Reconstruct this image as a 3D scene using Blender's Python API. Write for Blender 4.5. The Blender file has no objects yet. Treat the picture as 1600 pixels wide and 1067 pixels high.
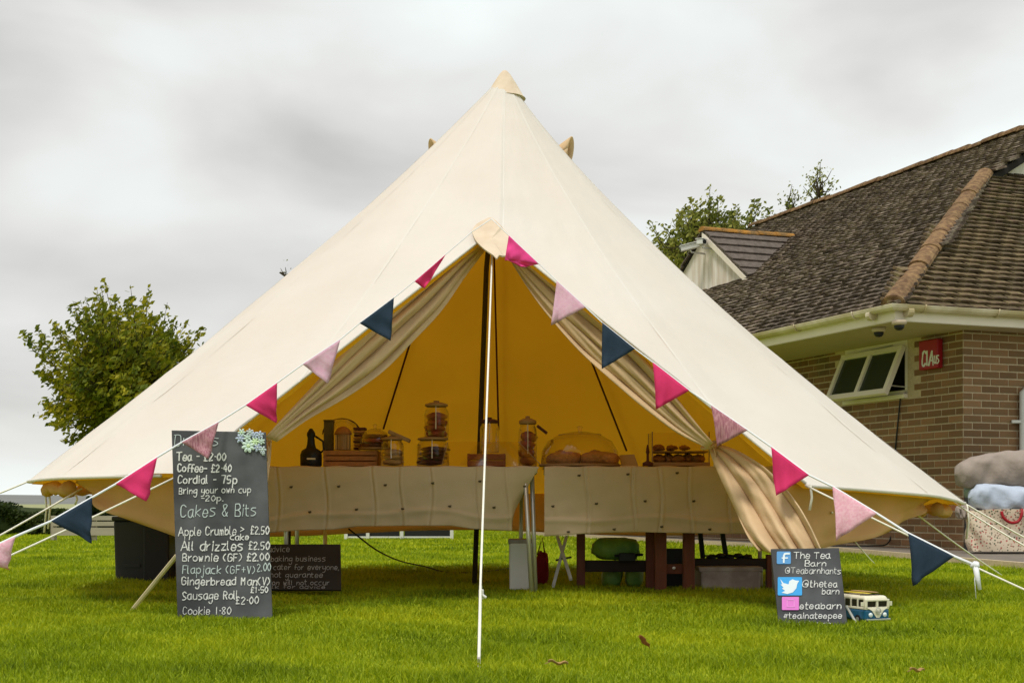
import bpy, math, random
import numpy as np
from mathutils import Vector, Matrix
R = math.radians
random.seed(7); rng = np.random.default_rng(7)
sc = bpy.context.scene
C = bpy.data.collections.new('tea_tent_scene'); sc.collection.children.link(C)

# ------------------------------------------------------------------ camera, sky, sun, exposure
F = 2200.0; HZ = 790.0; EYE = 0.5
cam_d = bpy.data.cameras.new('camera'); cam = bpy.data.objects.new('camera', cam_d); C.objects.link(cam)
cam.location = (0, 0, EYE); cam.rotation_euler = (R(90), 0, 0)
cam_d.sensor_width = 36.0; cam_d.lens = 36.0*F/1600
cam_d.shift_y = (HZ-533.5)/1600
cam_d.clip_start = 0.1; cam_d.clip_end = 3000
sc.camera = cam
SUN_EL, SUN_AZ = R(66), R(140)      # azimuth from +Y (behind the tent) towards -X
w = bpy.data.worlds.new('World'); sc.world = w; w.use_nodes = True
nt = w.node_tree; nt.nodes.clear()
def wn(t, **k):
    n = nt.nodes.new(t)
    for a, b in k.items(): setattr(n, a, b)
    return n
out = wn('ShaderNodeOutputWorld'); bg = wn('ShaderNodeBackground'); bg2 = wn('ShaderNodeBackground'); mixs = wn('ShaderNodeMixShader')
sky = wn('ShaderNodeTexSky', sky_type='NISHITA'); sky.sun_disc = False
sky.sun_elevation = SUN_EL; sky.sun_rotation = -SUN_AZ
bg.inputs['Strength'].default_value = 0.06
tc = wn('ShaderNodeTexCoord'); mp = wn('ShaderNodeMapping'); mp.inputs['Scale'].default_value = (1.0, 1.0, 2.6); mp.inputs['Location'].default_value = (0.35, 0.1, 0.62)
no = wn('ShaderNodeTexNoise'); no.inputs['Scale'].default_value = 2.9; no.inputs['Detail'].default_value = 5; no.inputs['Roughness'].default_value = .46; no.inputs['Distortion'].default_value = .35
no2 = wn('ShaderNodeTexNoise'); no2.inputs['Scale'].default_value = 1.5; no2.inputs['Detail'].default_value = 2
addn = wn('ShaderNodeMath', operation='MULTIPLY_ADD'); addn.inputs[1].default_value = .55
rp = wn('ShaderNodeValToRGB')
L = nt.links.new
L(tc.outputs['Generated'], mp.inputs['Vector']); L(mp.outputs[0], no.inputs['Vector']); L(mp.outputs[0], no2.inputs['Vector'])
L(no.outputs['Fac'], addn.inputs[0]); 
mul2 = wn('ShaderNodeMath', operation='MULTIPLY'); mul2.inputs[1].default_value = .55
L(no2.outputs['Fac'], mul2.inputs[0]); L(mul2.outputs[0], addn.inputs[2]); sx_ = wn('ShaderNodeSeparateXYZ'); L(tc.outputs['Generated'], sx_.inputs[0]); dr = wn('ShaderNodeMath', operation='MULTIPLY_ADD'); dr.inputs[1].default_value = .22; L(sx_.outputs['X'], dr.inputs[0]); L(addn.outputs[0], dr.inputs[2]); L(dr.outputs[0], rp.inputs['Fac'])
e = rp.color_ramp.elements
e[0].position = .44; e[0].color = (.30, .298, .288, 1)
e[1].position = .66; e[1].color = (.505, .545, .535, 1)
m_ = rp.color_ramp.elements.new(.54); m_.color = (.415, .415, .402, 1)
bg2.inputs['Strength'].default_value = 1.07
L(sky.outputs[0], bg.inputs['Color']); L(rp.outputs['Color'], bg2.inputs['Color'])
mixs.inputs[0].default_value = .95
L(bg.outputs[0], mixs.inputs[1]); L(bg2.outputs[0], mixs.inputs[2]); L(mixs.outputs[0], out.inputs['Surface'])
sun_d = bpy.data.lights.new('sun', 'SUN'); sun = bpy.data.objects.new('sun', sun_d); C.objects.link(sun)
sun_d.energy = 1.5; sun_d.angle = R(14); sun_d.color = (1, .95, .86)
sdir = Vector((-math.sin(SUN_AZ)*math.cos(SUN_EL), math.cos(SUN_AZ)*math.cos(SUN_EL), math.sin(SUN_EL)))
sun.rotation_euler = sdir.to_track_quat('Z', 'Y').to_euler(); sun.location = (0, 0, 30)
sc.view_settings.view_transform = 'Standard'; sc.view_settings.look = 'None'
sc.view_settings.exposure = 0.9; sc.view_settings.gamma = 1; sc.view_settings.use_curve_mapping = False
sc.cycles.max_bounces = 8; sc.cycles.transparent_max_bounces = 12
sc.cycles.use_denoising = True

# ------------------------------------------------------------------ helpers
def P(px, py, d):                      # photo pixel at distance d -> world point
    return Vector(((px-800)/F*d, d, EYE+(HZ-py)/F*d))
def G_(px, d): return Vector(((px-800)/F*d, d, 0))
def px_of(v): return 800+F*v[0]/v[1], HZ-F*(v[2]-EYE)/v[1]

def mat(name, col, rough=.8, var=.0, scale=20, bump=0, bscale=60, metal=0, spec=.3, obj_rand=0.0, isl=0.0, col2=None, alpha=None, trans=0, detail=4, stretch=None):
    m = bpy.data.materials.new(name); m.use_nodes = True
    t = m.node_tree; b = t.nodes['Principled BSDF']
    b.inputs['Roughness'].default_value = rough; b.inputs['Metallic'].default_value = metal
    b.inputs['Specular IOR Level'].default_value = spec
    c = t.nodes.new('ShaderNodeTexCoord')
    vec = c.outputs['Object']
    if stretch:
        mpp = t.nodes.new('ShaderNodeMapping'); mpp.inputs['Scale'].default_value = stretch
        t.links.new(vec, mpp.inputs[0]); vec = mpp.outputs[0]
    src = None
    rgb = t.nodes.new('ShaderNodeRGB'); rgb.outputs[0].default_value = (*col, 1); src = rgb.outputs[0]
    if col2 is not None:
        n = t.nodes.new('ShaderNodeTexNoise'); n.inputs['Scale'].default_value = scale; n.inputs['Detail'].default_value = detail
        t.links.new(vec, n.inputs['Vector'])
        r = t.nodes.new('ShaderNodeValToRGB'); r.color_ramp.elements[0].position = .38; r.color_ramp.elements[1].position = .62
        t.links.new(n.outputs['Fac'], r.inputs[0])
        mx = t.nodes.new('ShaderNodeMix'); mx.data_type = 'RGBA'
        t.links.new(r.outputs[0], mx.inputs['Factor']); t.links.new(src, mx.inputs['A']); mx.inputs['B'].default_value = (*col2, 1)
        src = mx.outputs['Result']
    hsv = None
    def bright(sock, amt, src):
        mr = t.nodes.new('ShaderNodeMapRange'); mr.inputs['To Min'].default_value = 1-amt; mr.inputs['To Max'].default_value = 1+amt
        t.links.new(sock, mr.inputs['Value'])
        h = t.nodes.new('ShaderNodeHueSaturation'); t.links.new(mr.outputs[0], h.inputs['Value']); t.links.new(src, h.inputs['Color'])
        return h.outputs[0]
    if var:
        n = t.nodes.new('ShaderNodeTexNoise'); n.inputs['Scale'].default_value = scale*1.7; n.inputs['Detail'].default_value = 6
        t.links.new(vec, n.inputs['Vector']); src = bright(n.outputs['Fac'], var*1.6, src)
    if obj_rand:
        o = t.nodes.new('ShaderNodeObjectInfo'); src = bright(o.outputs['Random'], obj_rand, src)
    if isl:
        o = t.nodes.new('ShaderNodeNewGeometry'); src = bright(o.outputs['Random Per Island'], isl, src)
    t.links.new(src, b.inputs['Base Color'])
    if bump:
        n = t.nodes.new('ShaderNodeTexNoise'); n.inputs['Scale'].default_value = bscale; n.inputs['Detail'].default_value = 5
        t.links.new(vec, n.inputs['Vector'])
        bp = t.nodes.new('ShaderNodeBump'); bp.inputs['Strength'].default_value = bump; bp.inputs['Distance'].default_value = .01
        t.links.new(n.outputs['Fac'], bp.inputs['Height']); t.links.new(bp.outputs[0], b.inputs['Normal'])
    if trans:
        tr = t.nodes.new('ShaderNodeBsdfTranslucent'); t.links.new(src, tr.inputs['Color'])
        ms = t.nodes.new('ShaderNodeMixShader'); ms.inputs[0].default_value = trans
        o = t.nodes['Material Output']
        t.links.new(b.outputs[0], ms.inputs[1]); t.links.new(tr.outputs[0], ms.inputs[2]); t.links.new(ms.outputs[0], o.inputs['Surface'])
    return m
def glass(name, tint=(.9, .9, .88), clear=.8):
    m = bpy.data.materials.new(name); m.use_nodes = True; t = m.node_tree; t.nodes.clear()
    o = t.nodes.new('ShaderNodeOutputMaterial'); a = t.nodes.new('ShaderNodeBsdfTransparent'); g = t.nodes.new('ShaderNodeBsdfGlossy')
    g.inputs['Roughness'].default_value = .06; a.inputs['Color'].default_value = (*tint, 1)
    fr = t.nodes.new('ShaderNodeLayerWeight'); fr.inputs['Blend'].default_value = 1-clear
    ms = t.nodes.new('ShaderNodeMixShader')
    t.links.new(fr.outputs['Facing'], ms.inputs[0]); t.links.new(a.outputs[0], ms.inputs[1]); t.links.new(g.outputs[0], ms.inputs[2]); t.links.new(ms.outputs[0], o.inputs[0])
    return m

ORG = {}                                # world origin of every object made here
def meta(o, label=None, cat=None, group=None, kind=None):
    if label: o['label'] = label
    if cat: o['category'] = cat
    if group: o['group'] = group
    if kind: o['kind'] = kind
    return o
def thing(name, loc, label, cat, group=None):
    o = bpy.data.objects.new(name, None); C.objects.link(o); o.location = loc; o.empty_display_size = .1
    ORG[o.name] = Vector(loc); return meta(o, label, cat, group)
def link_mesh(name, me, parent=None, M4=None):
    o = bpy.data.objects.new(name, me); C.objects.link(o)
    if parent: o.parent = parent
    if M4 is not None:
        base = ORG[parent.name] if parent else Vector((0, 0, 0))
        o.matrix_basis = Matrix.Translation(-base) @ M4
    return o
class MB:
    def __init__(s): s.v = []; s.f = []
    def add(s, vs, fs):
        k = len(s.v); s.v += [Vector(v) for v in vs]; s.f += [tuple(i+k for i in f) for f in fs]; return s
    def box(s, c, sz, rz=0, M3=None, taper=1.0):
        c = Vector(c); m = M3 if M3 is not None else Matrix.Rotation(rz, 3, 'Z')
        vs = []
        for dz in (-.5, .5):
            tp = taper if dz > 0 else 1.0
            for dx, dy in ((-.5, -.5), (.5, -.5), (.5, .5), (-.5, .5)):
                vs.append(c + m @ Vector((dx*sz[0]*tp, dy*sz[1]*tp, dz*sz[2])))
        return s.add(vs, [(3, 2, 1, 0), (4, 5, 6, 7), (0, 1, 5, 4), (1, 2, 6, 5), (2, 3, 7, 6), (3, 0, 4, 7)])
    def tube(s, pts, r, n=6, cap=True):
        pts = [Vector(p) for p in pts]; rs = r if isinstance(r, (list, tuple)) else [r]*len(pts)
        rings = []; up0 = None
        for i, p in enumerate(pts):
            t = (pts[min(i+1, len(pts)-1)] - pts[max(i-1, 0)]).normalized()
            if up0 is None: up0 = t.orthogonal().normalized()
            u = (up0 - t*up0.dot(t))
            u = u.normalized() if u.length > 1e-6 else t.orthogonal().normalized()
            up0 = u; q = t.cross(u)
            rings.append([p + (u*math.cos(a) + q*math.sin(a))*rs[i] for a in [2*math.pi*k/n for k in range(n)]])
        vs = [v for g in rings for v in g]; fs = []
        for i in range(len(pts)-1):
            for k in range(n):
                fs.append((i*n+k, i*n+(k+1) % n, (i+1)*n+(k+1) % n, (i+1)*n+k))
        if cap: fs.append(tuple(range(n-1, -1, -1))); fs.append(tuple((len(pts)-1)*n+k for k in range(n)))
        return s.add(vs, fs)
    def lathe(s, prof, c, n=20, sx=1, sy=1, tilt=None):
        c = Vector(c); vs = []; fs = []
        for r, z in prof:
            for k in range(n):
                a = 2*math.pi*k/n; v = Vector((r*math.cos(a)*sx, r*math.sin(a)*sy, z))
                if tilt is not None: v = tilt @ v
                vs.append(c+v)
        for i in range(len(prof)-1):
            for k in range(n): fs.append((i*n+k, i*n+(k+1) % n, (i+1)*n+(k+1) % n, (i+1)*n+k))
        fs.append(tuple(range(n-1, -1, -1))); fs.append(tuple((len(prof)-1)*n+k for k in range(n)))
        return s.add(vs, fs)
    def grid(s, fn, nu, nv, closed_u=False):
        vs = [fn(i/nu, j/nv) for j in range(nv+1) for i in range(nu+1)]
        fs = [(j*(nu+1)+i, j*(nu+1)+i+1, (j+1)*(nu+1)+i+1, (j+1)*(nu+1)+i) for j in range(nv) for i in range(nu)]
        return s.add(vs, fs)
    def poly(s, pts, ext):              # flat polygon extruded by vector ext
        n = len(pts); a = [Vector(p) for p in pts]; b = [p+Vector(ext) for p in a]
        return s.add(a+b, [tuple(range(n)), tuple(range(2*n-1, n-1, -1))] + [(i, i+n, (i+1) % n+n, (i+1) % n) for i in range(n)])
    def blob(s, c, sz, n=14, m=10, wob=.08, seed=0, M3=None, power=1.0):
        c = Vector(c); ph = [random.Random(seed+k).uniform(0, 6) for k in range(8)]
        def fn(u, v):
            a = u*2*math.pi; b = (v-.5)*math.pi
            x, y, z = math.cos(b)*math.cos(a), math.cos(b)*math.sin(a), math.sin(b)
            sp = lambda t: math.copysign(abs(t)**power, t)
            k = 1+wob*(math.sin(3*a+ph[0])*math.cos(2*b+ph[1]) + .6*math.sin(5*a+4*b+ph[2]) + .4*math.sin(9*a-6*b+ph[3]))
            v3 = Vector((sp(x)*sz[0]/2*k, sp(y)*sz[1]/2*k, sp(z)*sz[2]/2*k))
            return c + (M3 @ v3 if M3 is not None else v3)
        return s.grid(fn, n, m)
    def build(s, name, m, parent=None, smooth=False, loc=None, solid=0, bevel=0, sub=0):
        base = ORG[parent.name] if parent else Vector(loc if loc is not None else (0, 0, 0))
        me = bpy.data.meshes.new(name)
        me.from_pydata([tuple(v-base) for v in s.v], [], s.f); me.validate()
        if isinstance(m, (list, tuple)):
            for q in m: me.materials.append(q)
        else: me.materials.append(m)
        if smooth: me.polygons.foreach_set('use_smooth', [True]*len(me.polygons))
        me.update()
        o = bpy.data.objects.new(name, me); C.objects.link(o)
        if parent: o.parent = parent
        else: o.location = base
        ORG[o.name] = base
        if bevel:
            b = o.modifiers.new('bevel', 'BEVEL'); b.width = bevel; b.segments = 2; b.limit_method = 'ANGLE'; b.angle_limit = R(40)
        if sub:
            b = o.modifiers.new('sub', 'SUBSURF'); b.levels = sub; b.render_levels = sub
        if solid:
            b = o.modifiers.new('solid', 'SOLIDIFY'); b.thickness = solid; b.offset = 0
        return o
def lerp(a, b, t): return a+(b-a)*t
def interp(pts, t):                     # polyline at fraction t of its length
    ds = [0]
    for i in range(1, len(pts)): ds.append(ds[-1]+math.dist(pts[i-1], pts[i]))
    x = t*ds[-1]
    for i in range(1, len(pts)):
        if x <= ds[i]+1e-9:
            k = (x-ds[i-1])/max(ds[i]-ds[i-1], 1e-9)
            return tuple(lerp(p, q, k) for p, q in zip(pts[i-1], pts[i]))
    return pts[-1]
def smoothpts(pts, n=4):                # Catmull-Rom
    if len(pts) < 3: return list(pts)
    out = []
    for i in range(len(pts)-1):
        p0 = pts[max(i-1, 0)]; p1 = pts[i]; p2 = pts[i+1]; p3 = pts[min(i+2, len(pts)-1)]
        for k in range(n):
            t = k/n
            out.append(tuple(.5*((2*b)+(-a+c)*t+(2*a-5*b+4*c-d)*t*t+(-a+3*b-3*c+d)*t**3) for a, b, c, d in zip(p0, p1, p2, p3)))
    out.append(tuple(pts[-1])); return out
def N(*v):                              # cheap smooth noise
    return (math.sin(v[0]*1.7+v[1]*2.3+1.1)+math.sin(v[0]*3.1-v[1]*1.9+.4)*.6+math.sin(v[0]*.9+v[1]*5.3+2.2)*.5)/2.1

# ------------------------------------------------------------------ materials
M = {}
M['canvas'] = mat('cream_canvas', (.82, .792, .757), .85, col2=(.79, .75, .70), var=.03, scale=1.3, bump=.30, bscale=16, trans=.30, spec=.15)
M['painted_glow'] = mat('amber_painted_glow', (.97, .56, .024), .9, var=.04, scale=1.4, trans=.55, spec=.05)  # amber of light through the canvas, painted onto an added inner sheet
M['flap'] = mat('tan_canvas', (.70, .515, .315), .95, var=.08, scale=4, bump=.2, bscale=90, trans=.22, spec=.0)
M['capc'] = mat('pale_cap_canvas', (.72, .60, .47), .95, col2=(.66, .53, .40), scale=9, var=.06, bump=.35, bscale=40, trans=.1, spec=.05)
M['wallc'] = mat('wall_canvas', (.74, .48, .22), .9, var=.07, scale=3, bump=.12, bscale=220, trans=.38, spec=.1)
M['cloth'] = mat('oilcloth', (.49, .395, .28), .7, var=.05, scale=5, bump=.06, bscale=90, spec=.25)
M['motif'] = mat('motif_print', (.07, .055, .035), .8)
M['rope'] = mat('white_rope', (.78, .75, .66), .8, var=.1, scale=60)
M['darkcord'] = mat('dark_red_cord', (.08, .02, .012), .9)
M['pole'] = mat('dark_pole', (.045, .032, .02), .6)
M['magenta'] = mat('magenta_cotton', (.66, .035, .15), .9, var=.05, scale=30, bump=.25, bscale=300, trans=.15)
M['hotpink'] = mat('hot_pink_cotton', (.85, .07, .32), .9, var=.04, scale=30, bump=.2, bscale=300, trans=.15)
M['navy'] = mat('navy_cotton', (.014, .030, .052), .9, var=.12, scale=30, bump=.25, bscale=300, trans=.05)
M['lilac'] = mat('lilac_cotton', (.62, .36, .46), .9, col2=(.66, .43, .52), scale=60, bump=.25, bscale=300, trans=.15)
M['rose'] = mat('dusty_rose_stripe', (.50, .26, .29), .9, col2=(.34, .13, .17), scale=22, stretch=(6, 6, 1), bump=.25, bscale=300, trans=.12)
M['palepink'] = mat('pale_pink_spotted', (.74, .38, .47), .9, col2=(.80, .50, .57), scale=90, bump=.2, bscale=300, trans=.15)
M['tape'] = mat('white_tape', (.72, .74, .78), .9, bump=.1)
M['board'] = mat('chalkboard', (.052, .054, .060), .55, col2=(.098, .102, .112), scale=4.5, var=.22, spec=.25)
M['board_dark'] = mat('black_chalkboard', (.012, .012, .013), .6, col2=(.018, .018, .02), scale=5)
M['chalk'] = mat('white_chalk_pen', (.80, .80, .79), .9, col2=(.48, .49, .50), scale=220)
M['chalk_pale'] = mat('pale_blue_chalk', (.50, .57, .58), .9, var=.12, scale=140)
M['chalk_grey'] = mat('grey_chalk', (.30, .31, .33), .9, var=.2, scale=140)
M['woodpale'] = mat('pale_wood', (.58, .50, .32), .7, var=.12, scale=10, stretch=(1, 1, .2))
M['mahog'] = mat('red_brown_timber', (.13, .035, .015), .6, var=.22, scale=9, stretch=(4, 4, .5), bump=.1)
M['darkwood'] = mat('dark_timber', (.022, .011, .007), .65, var=.2, scale=9)
M['black'] = mat('black_plastic', (.010, .010, .011), .5)
M['bin'] = mat('dark_grey_plastic', (.030, .031, .033), .55, var=.08, scale=6)
M['white'] = mat('white_plastic', (.62, .62, .60), .45, var=.03, scale=8)
M['metalw'] = mat('pale_metal', (.60, .60, .60), .35, metal=.6)
M['greybox'] = mat('cloudy_plastic', (.34, .30, .28), .4, var=.12, scale=8, col2=(.22, .18, .17))
M['green'] = mat('green_bag_plastic', (.22, .36, .05), .5, var=.25, scale=8, col2=(.10, .22, .04), bump=.3, bscale=20)
M['red'] = mat('dark_red_fabric', (.20, .008, .012), .8, bump=.3, bscale=30)
M['glass'] = glass('clear_glass', (.96, .93, .88), .62)
M['choc'] = mat('chocolate_cake', (.09, .028, .018), .8, var=.35, scale=30, bump=.5, bscale=60)
M['cookie'] = mat('red_brown_biscuit', (.26, .06, .028), .8, var=.3, scale=30, bump=.5, bscale=60)
M['pie'] = mat('golden_crust', (.42, .19, .06), .8, var=.35, scale=35, bump=.6, bscale=50)
M['wicker'] = mat('honey_wood', (.34, .15, .045), .7, var=.3, scale=20)
M['lidtan'] = mat('tan_lid', (.30, .18, .075), .6, var=.15, scale=20)
M['paper'] = mat('kraft_paper', (.42, .27, .11), .9)
M['brick'] = mat('brown_brick', (.235, .118, .055), .9, col2=(.15, .098, .050), scale=3.0, var=.20, obj_rand=.26, isl=.22, bump=.6, bscale=70)
M['brick_orange'] = mat('orange_brick', (.36, .14, .06), .9, var=.12, scale=12, obj_rand=.12, isl=.12, bump=.5, bscale=70)
M['mortar'] = mat('mortar', (.46, .37, .25), .95, var=.2, scale=20, bump=.3)
M['tile'] = mat('weathered_roof_tile', (.075, .053, .040), .95, col2=(.165, .135, .10), scale=11, var=.35, obj_rand=.35, isl=.40, bump=1.0, bscale=55, detail=8)
M['tile_moss'] = mat('mossy_roof_tile', (.085, .053, .032), .95, col2=(.125, .098, .045), scale=9, var=.35, obj_rand=.35, isl=.40, bump=1.0, bscale=55, detail=8)
M['hip'] = mat('lichened_hip_tile', (.12, .065, .032), .95, col2=(.21, .13, .06), scale=14, var=.4, bump=1.0, bscale=50, obj_rand=.2)
M['lichen'] = mat('orange_lichen_tile', (.36, .17, .03), .95, col2=(.20, .12, .045), scale=7, var=.3, bump=.9, bscale=50)
M['strip'] = mat('grey_brown_tile_course', (.13, .105, .088), .95, col2=(.09, .072, .06), scale=12, var=.25, bump=.7, bscale=60)
M['under'] = mat('roof_felt', (.02, .017, .015), .95)
M['upvc'] = mat('cream_upvc', (.74, .67, .58), .5, var=.05, scale=3)
M['gutter'] = mat('algae_stained_gutter', (.64, .57, .46), .5, col2=(.40, .33, .18), scale=2.4, var=.1)
M['soffit'] = mat('soffit_board', (.42, .34, .25), .7, var=.05, scale=3)
M['render'] = mat('streaked_white_render', (.76, .71, .66), .9, col2=(.58, .50, .42), scale=3, stretch=(3, 3, .5), var=.08)
M['pane'] = mat('dark_window_glass', (.010, .022, .018), .12, spec=.6)
M['alarmred'] = mat('alarm_red_plastic', (.30, .008, .014), .45)
M['paving'] = mat('concrete_paving', (.17, .145, .12), .95, var=.18, scale=4, bump=.3)
M['grass'] = None
M['bark'] = mat('bark', (.06, .045, .03), .95, var=.2, scale=10)
M['leafdead'] = mat('dead_leaf', (.26, .09, .03), .8, var=.2, scale=30)
M['leaftan'] = mat('tan_dead_leaf', (.36, .22, .09), .8, var=.2, scale=30)
M['barrier'] = mat('weathered_grey_timber', (.34, .30, .24), .9, var=.15, scale=4, stretch=(.3, 1, 3))
def leafmat(name, c1, c2, c3):
    m = bpy.data.materials.new(name); m.use_nodes = True; t = m.node_tree; b = t.nodes['Principled BSDF']
    b.inputs['Roughness'].default_value = .6; b.inputs['Specular IOR Level'].default_value = .2
    g = t.nodes.new('ShaderNodeNewGeometry'); r = t.nodes.new('ShaderNodeValToRGB')
    r.color_ramp.elements[0].color = (*c1, 1); r.color_ramp.elements[1].color = (*c3, 1); k = r.color_ramp.elements.new(.5); k.color = (*c2, 1)
    n = t.nodes.new('ShaderNodeTexNoise'); n.inputs['Scale'].default_value = 1.1; n.inputs['Detail'].default_value = 3
    tc_ = t.nodes.new('ShaderNodeTexCoord'); t.links.new(tc_.outputs['Object'], n.inputs['Vector'])
    ma = t.nodes.new('ShaderNodeMath'); ma.operation = 'MULTIPLY_ADD'; ma.inputs[1].default_value = .55; 
    mb = t.nodes.new('ShaderNodeMath'); mb.operation = 'MULTIPLY_ADD'; mb.inputs[1].default_value = 1.6; mb.inputs[2].default_value = -.55
    t.links.new(n.outputs['Fac'], mb.inputs[0]); t.links.new(g.outputs['Random Per Island'], ma.inputs[0]); t.links.new(mb.outputs[0], ma.inputs[2])
    t.links.new(ma.outputs[0], r.inputs[0]); t.links.new(r.outputs[0], b.inputs['Base Color'])
    tr = t.nodes.new('ShaderNodeBsdfTranslucent'); t.links.new(r.outputs[0], tr.inputs['Color'])
    ms = t.nodes.new('ShaderNodeMixShader'); ms.inputs[0].default_value = .35; o = t.nodes['Material Output']
    t.links.new(b.outputs[0], ms.inputs[1]); t.links.new(tr.outputs[0], ms.inputs[2]); t.links.new(ms.outputs[0], o.inputs['Surface'])
    return m
M['leaves'] = leafmat('yellow_green_leaves', (.045, .078, .006), (.18, .20, .009), (.44, .37, .02))
M['leaves2'] = leafmat('grey_green_leaves', (.06, .085, .015), (.20, .22, .035), (.40, .37, .09))
M['hedge'] = leafmat('hedge_leaves', (.012, .022, .008), (.03, .05, .012), (.07, .09, .02))
M['grass'] = leafmat('grass_blades', (.085, .14, .003), (.26, .34, .005), (.48, .50, .012))
M['ground'] = mat('lawn_soil', (.21, .27, .005), .95, col2=(.29, .34, .007), scale=1.3, var=.25, bump=.6, bscale=40)
M['field'] = mat('pale_field', (.26, .27, .13), .95, var=.1, scale=.3)
M['hill'] = mat('haze_grey_hill', (.16, .165, .155), .95, var=.12, scale=.02)  # distance haze put into the hill's grey

# ------------------------------------------------------------------ ground, lawn, paving, hills
g = MB(); S_ = 900
g.add([(-S_, -40, 0), (S_, -40, 0), (S_, S_, 0), (-S_, S_, 0)], [(0, 1, 2, 3)])
meta(g.build('lawn_ground', M['ground']), kind='structure')
h = MB()
def hillf(u, v):
    x = lerp(-500, 500, u); y = lerp(90, 300, v)
    return Vector((x, y, -.3+ (math.sin(v*math.pi*.5))*(.95+.25*math.sin(x*.013+1)+.12*N(x*.05, 0))*.95*(y/200)))
h.grid(hillf, 60, 12); meta(h.build('far_field', M['field'], smooth=True), kind='structure')
h = MB()
def hf2(u, v):
    x = lerp(-900, 900, u); y = lerp(420, 700, v)
    return Vector((x, y, -1+math.sin(v*math.pi*.5)*(7.6+.9*math.sin(x*.011+.6)+.5*N(x*.03, 1))))
h.grid(hf2, 160, 8); meta(h.build('distant_hills', M['hill'], smooth=True), kind='structure')

def blade_field(name, bands, ok):
    V = []; Fc = []; nv = 0
    for (y0, y1, dens, hgt, wid, tri3) in bands:
        hw = lambda y: .3636*y+.9
        area = (y1-y0)*2*hw((y0+y1)/2); n = int(area*dens)
        y = rng.uniform(y0, y1, n); x = rng.uniform(-1, 1, n)*hw(y)
        keep = ok(x, y); x, y = x[keep], y[keep]; n = len(x)
        clump = .75+.35*np.sin(x*5.1+y*3.7)*np.sin(x*2.3-y*4.4)+.15*np.sin(x*17+y*11)
        hh = hgt*rng.uniform(.5, 1.15, n)*clump.clip(.5, 1.3); a = rng.uniform(0, 2*np.pi, n); ww = wid*rng.uniform(.7, 1.2, n)/2
        lx = rng.normal(0, .42, n)*hh; ly = rng.normal(0, .42, n)*hh
        b0 = np.stack([x-np.cos(a)*ww, y-np.sin(a)*ww, 0*x], 1); b1 = np.stack([x+np.cos(a)*ww, y+np.sin(a)*ww, 0*x], 1)
        if tri3:
            m0 = np.stack([x-np.cos(a)*ww*.8+lx*.35, y-np.sin(a)*ww*.8+ly*.35, hh*.6], 1); m1 = np.stack([x+np.cos(a)*ww*.8+lx*.35, y+np.sin(a)*ww*.8+ly*.35, hh*.6], 1)
            tp = np.stack([x+lx*1.1, y+ly*1.1, hh], 1)
            v = np.stack([b0, b1, m0, m1, tp], 1).reshape(-1, 3); i = nv+np.arange(n)[:, None]*5
            f = np.concatenate([np.stack([i+0, i+1, i+3], 2)[:, 0], np.stack([i+0, i+3, i+2], 2)[:, 0], np.stack([i+2, i+3, i+4], 2)[:, 0]])
            nv += n*5
        else:
            tp = np.stack([x+lx, y+ly, hh], 1)
            v = np.stack([b0, b1, tp], 1).reshape(-1, 3); i = nv+np.arange(n)*3
            f = np.stack([i, i+1, i+2], 1); nv += n*3
        V.append(v); Fc.append(f)
    V = np.concatenate(V).astype(np.float32); Fc = np.concatenate(Fc).astype(np.int32)
    me = bpy.data.meshes.new(name); me.vertices.add(len(V)); me.vertices.foreach_set('co', V.ravel())
    me.loops.add(len(Fc)*3); me.loops.foreach_set('vertex_index', Fc.ravel())
    me.polygons.add(len(Fc)); me.polygons.foreach_set('loop_start', np.arange(len(Fc), dtype=np.int32)*3)
    me.update(calc_edges=True); me.materials.append(M['grass'])
    o = bpy.data.objects.new(name, me); C.objects.link(o); return o
def lawn_ok(x, y):
    edge = 4.15-(y-11.1)*.135
    return ~((x > edge-.02) & (y > 9))
blades = blade_field('grass', [(3.6, 5, 11500, .036, .0038, True), (5, 7, 8000, .035, .0050, True), (7, 10, 3600, .036, .008, False), (10, 15, 1700, .036, .012, False), (15, 30, 420, .045, .022, False)], lawn_ok)
meta(blades, 'short bright green lawn grass in front of and under the tent', 'grass', kind='stuff')

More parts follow.
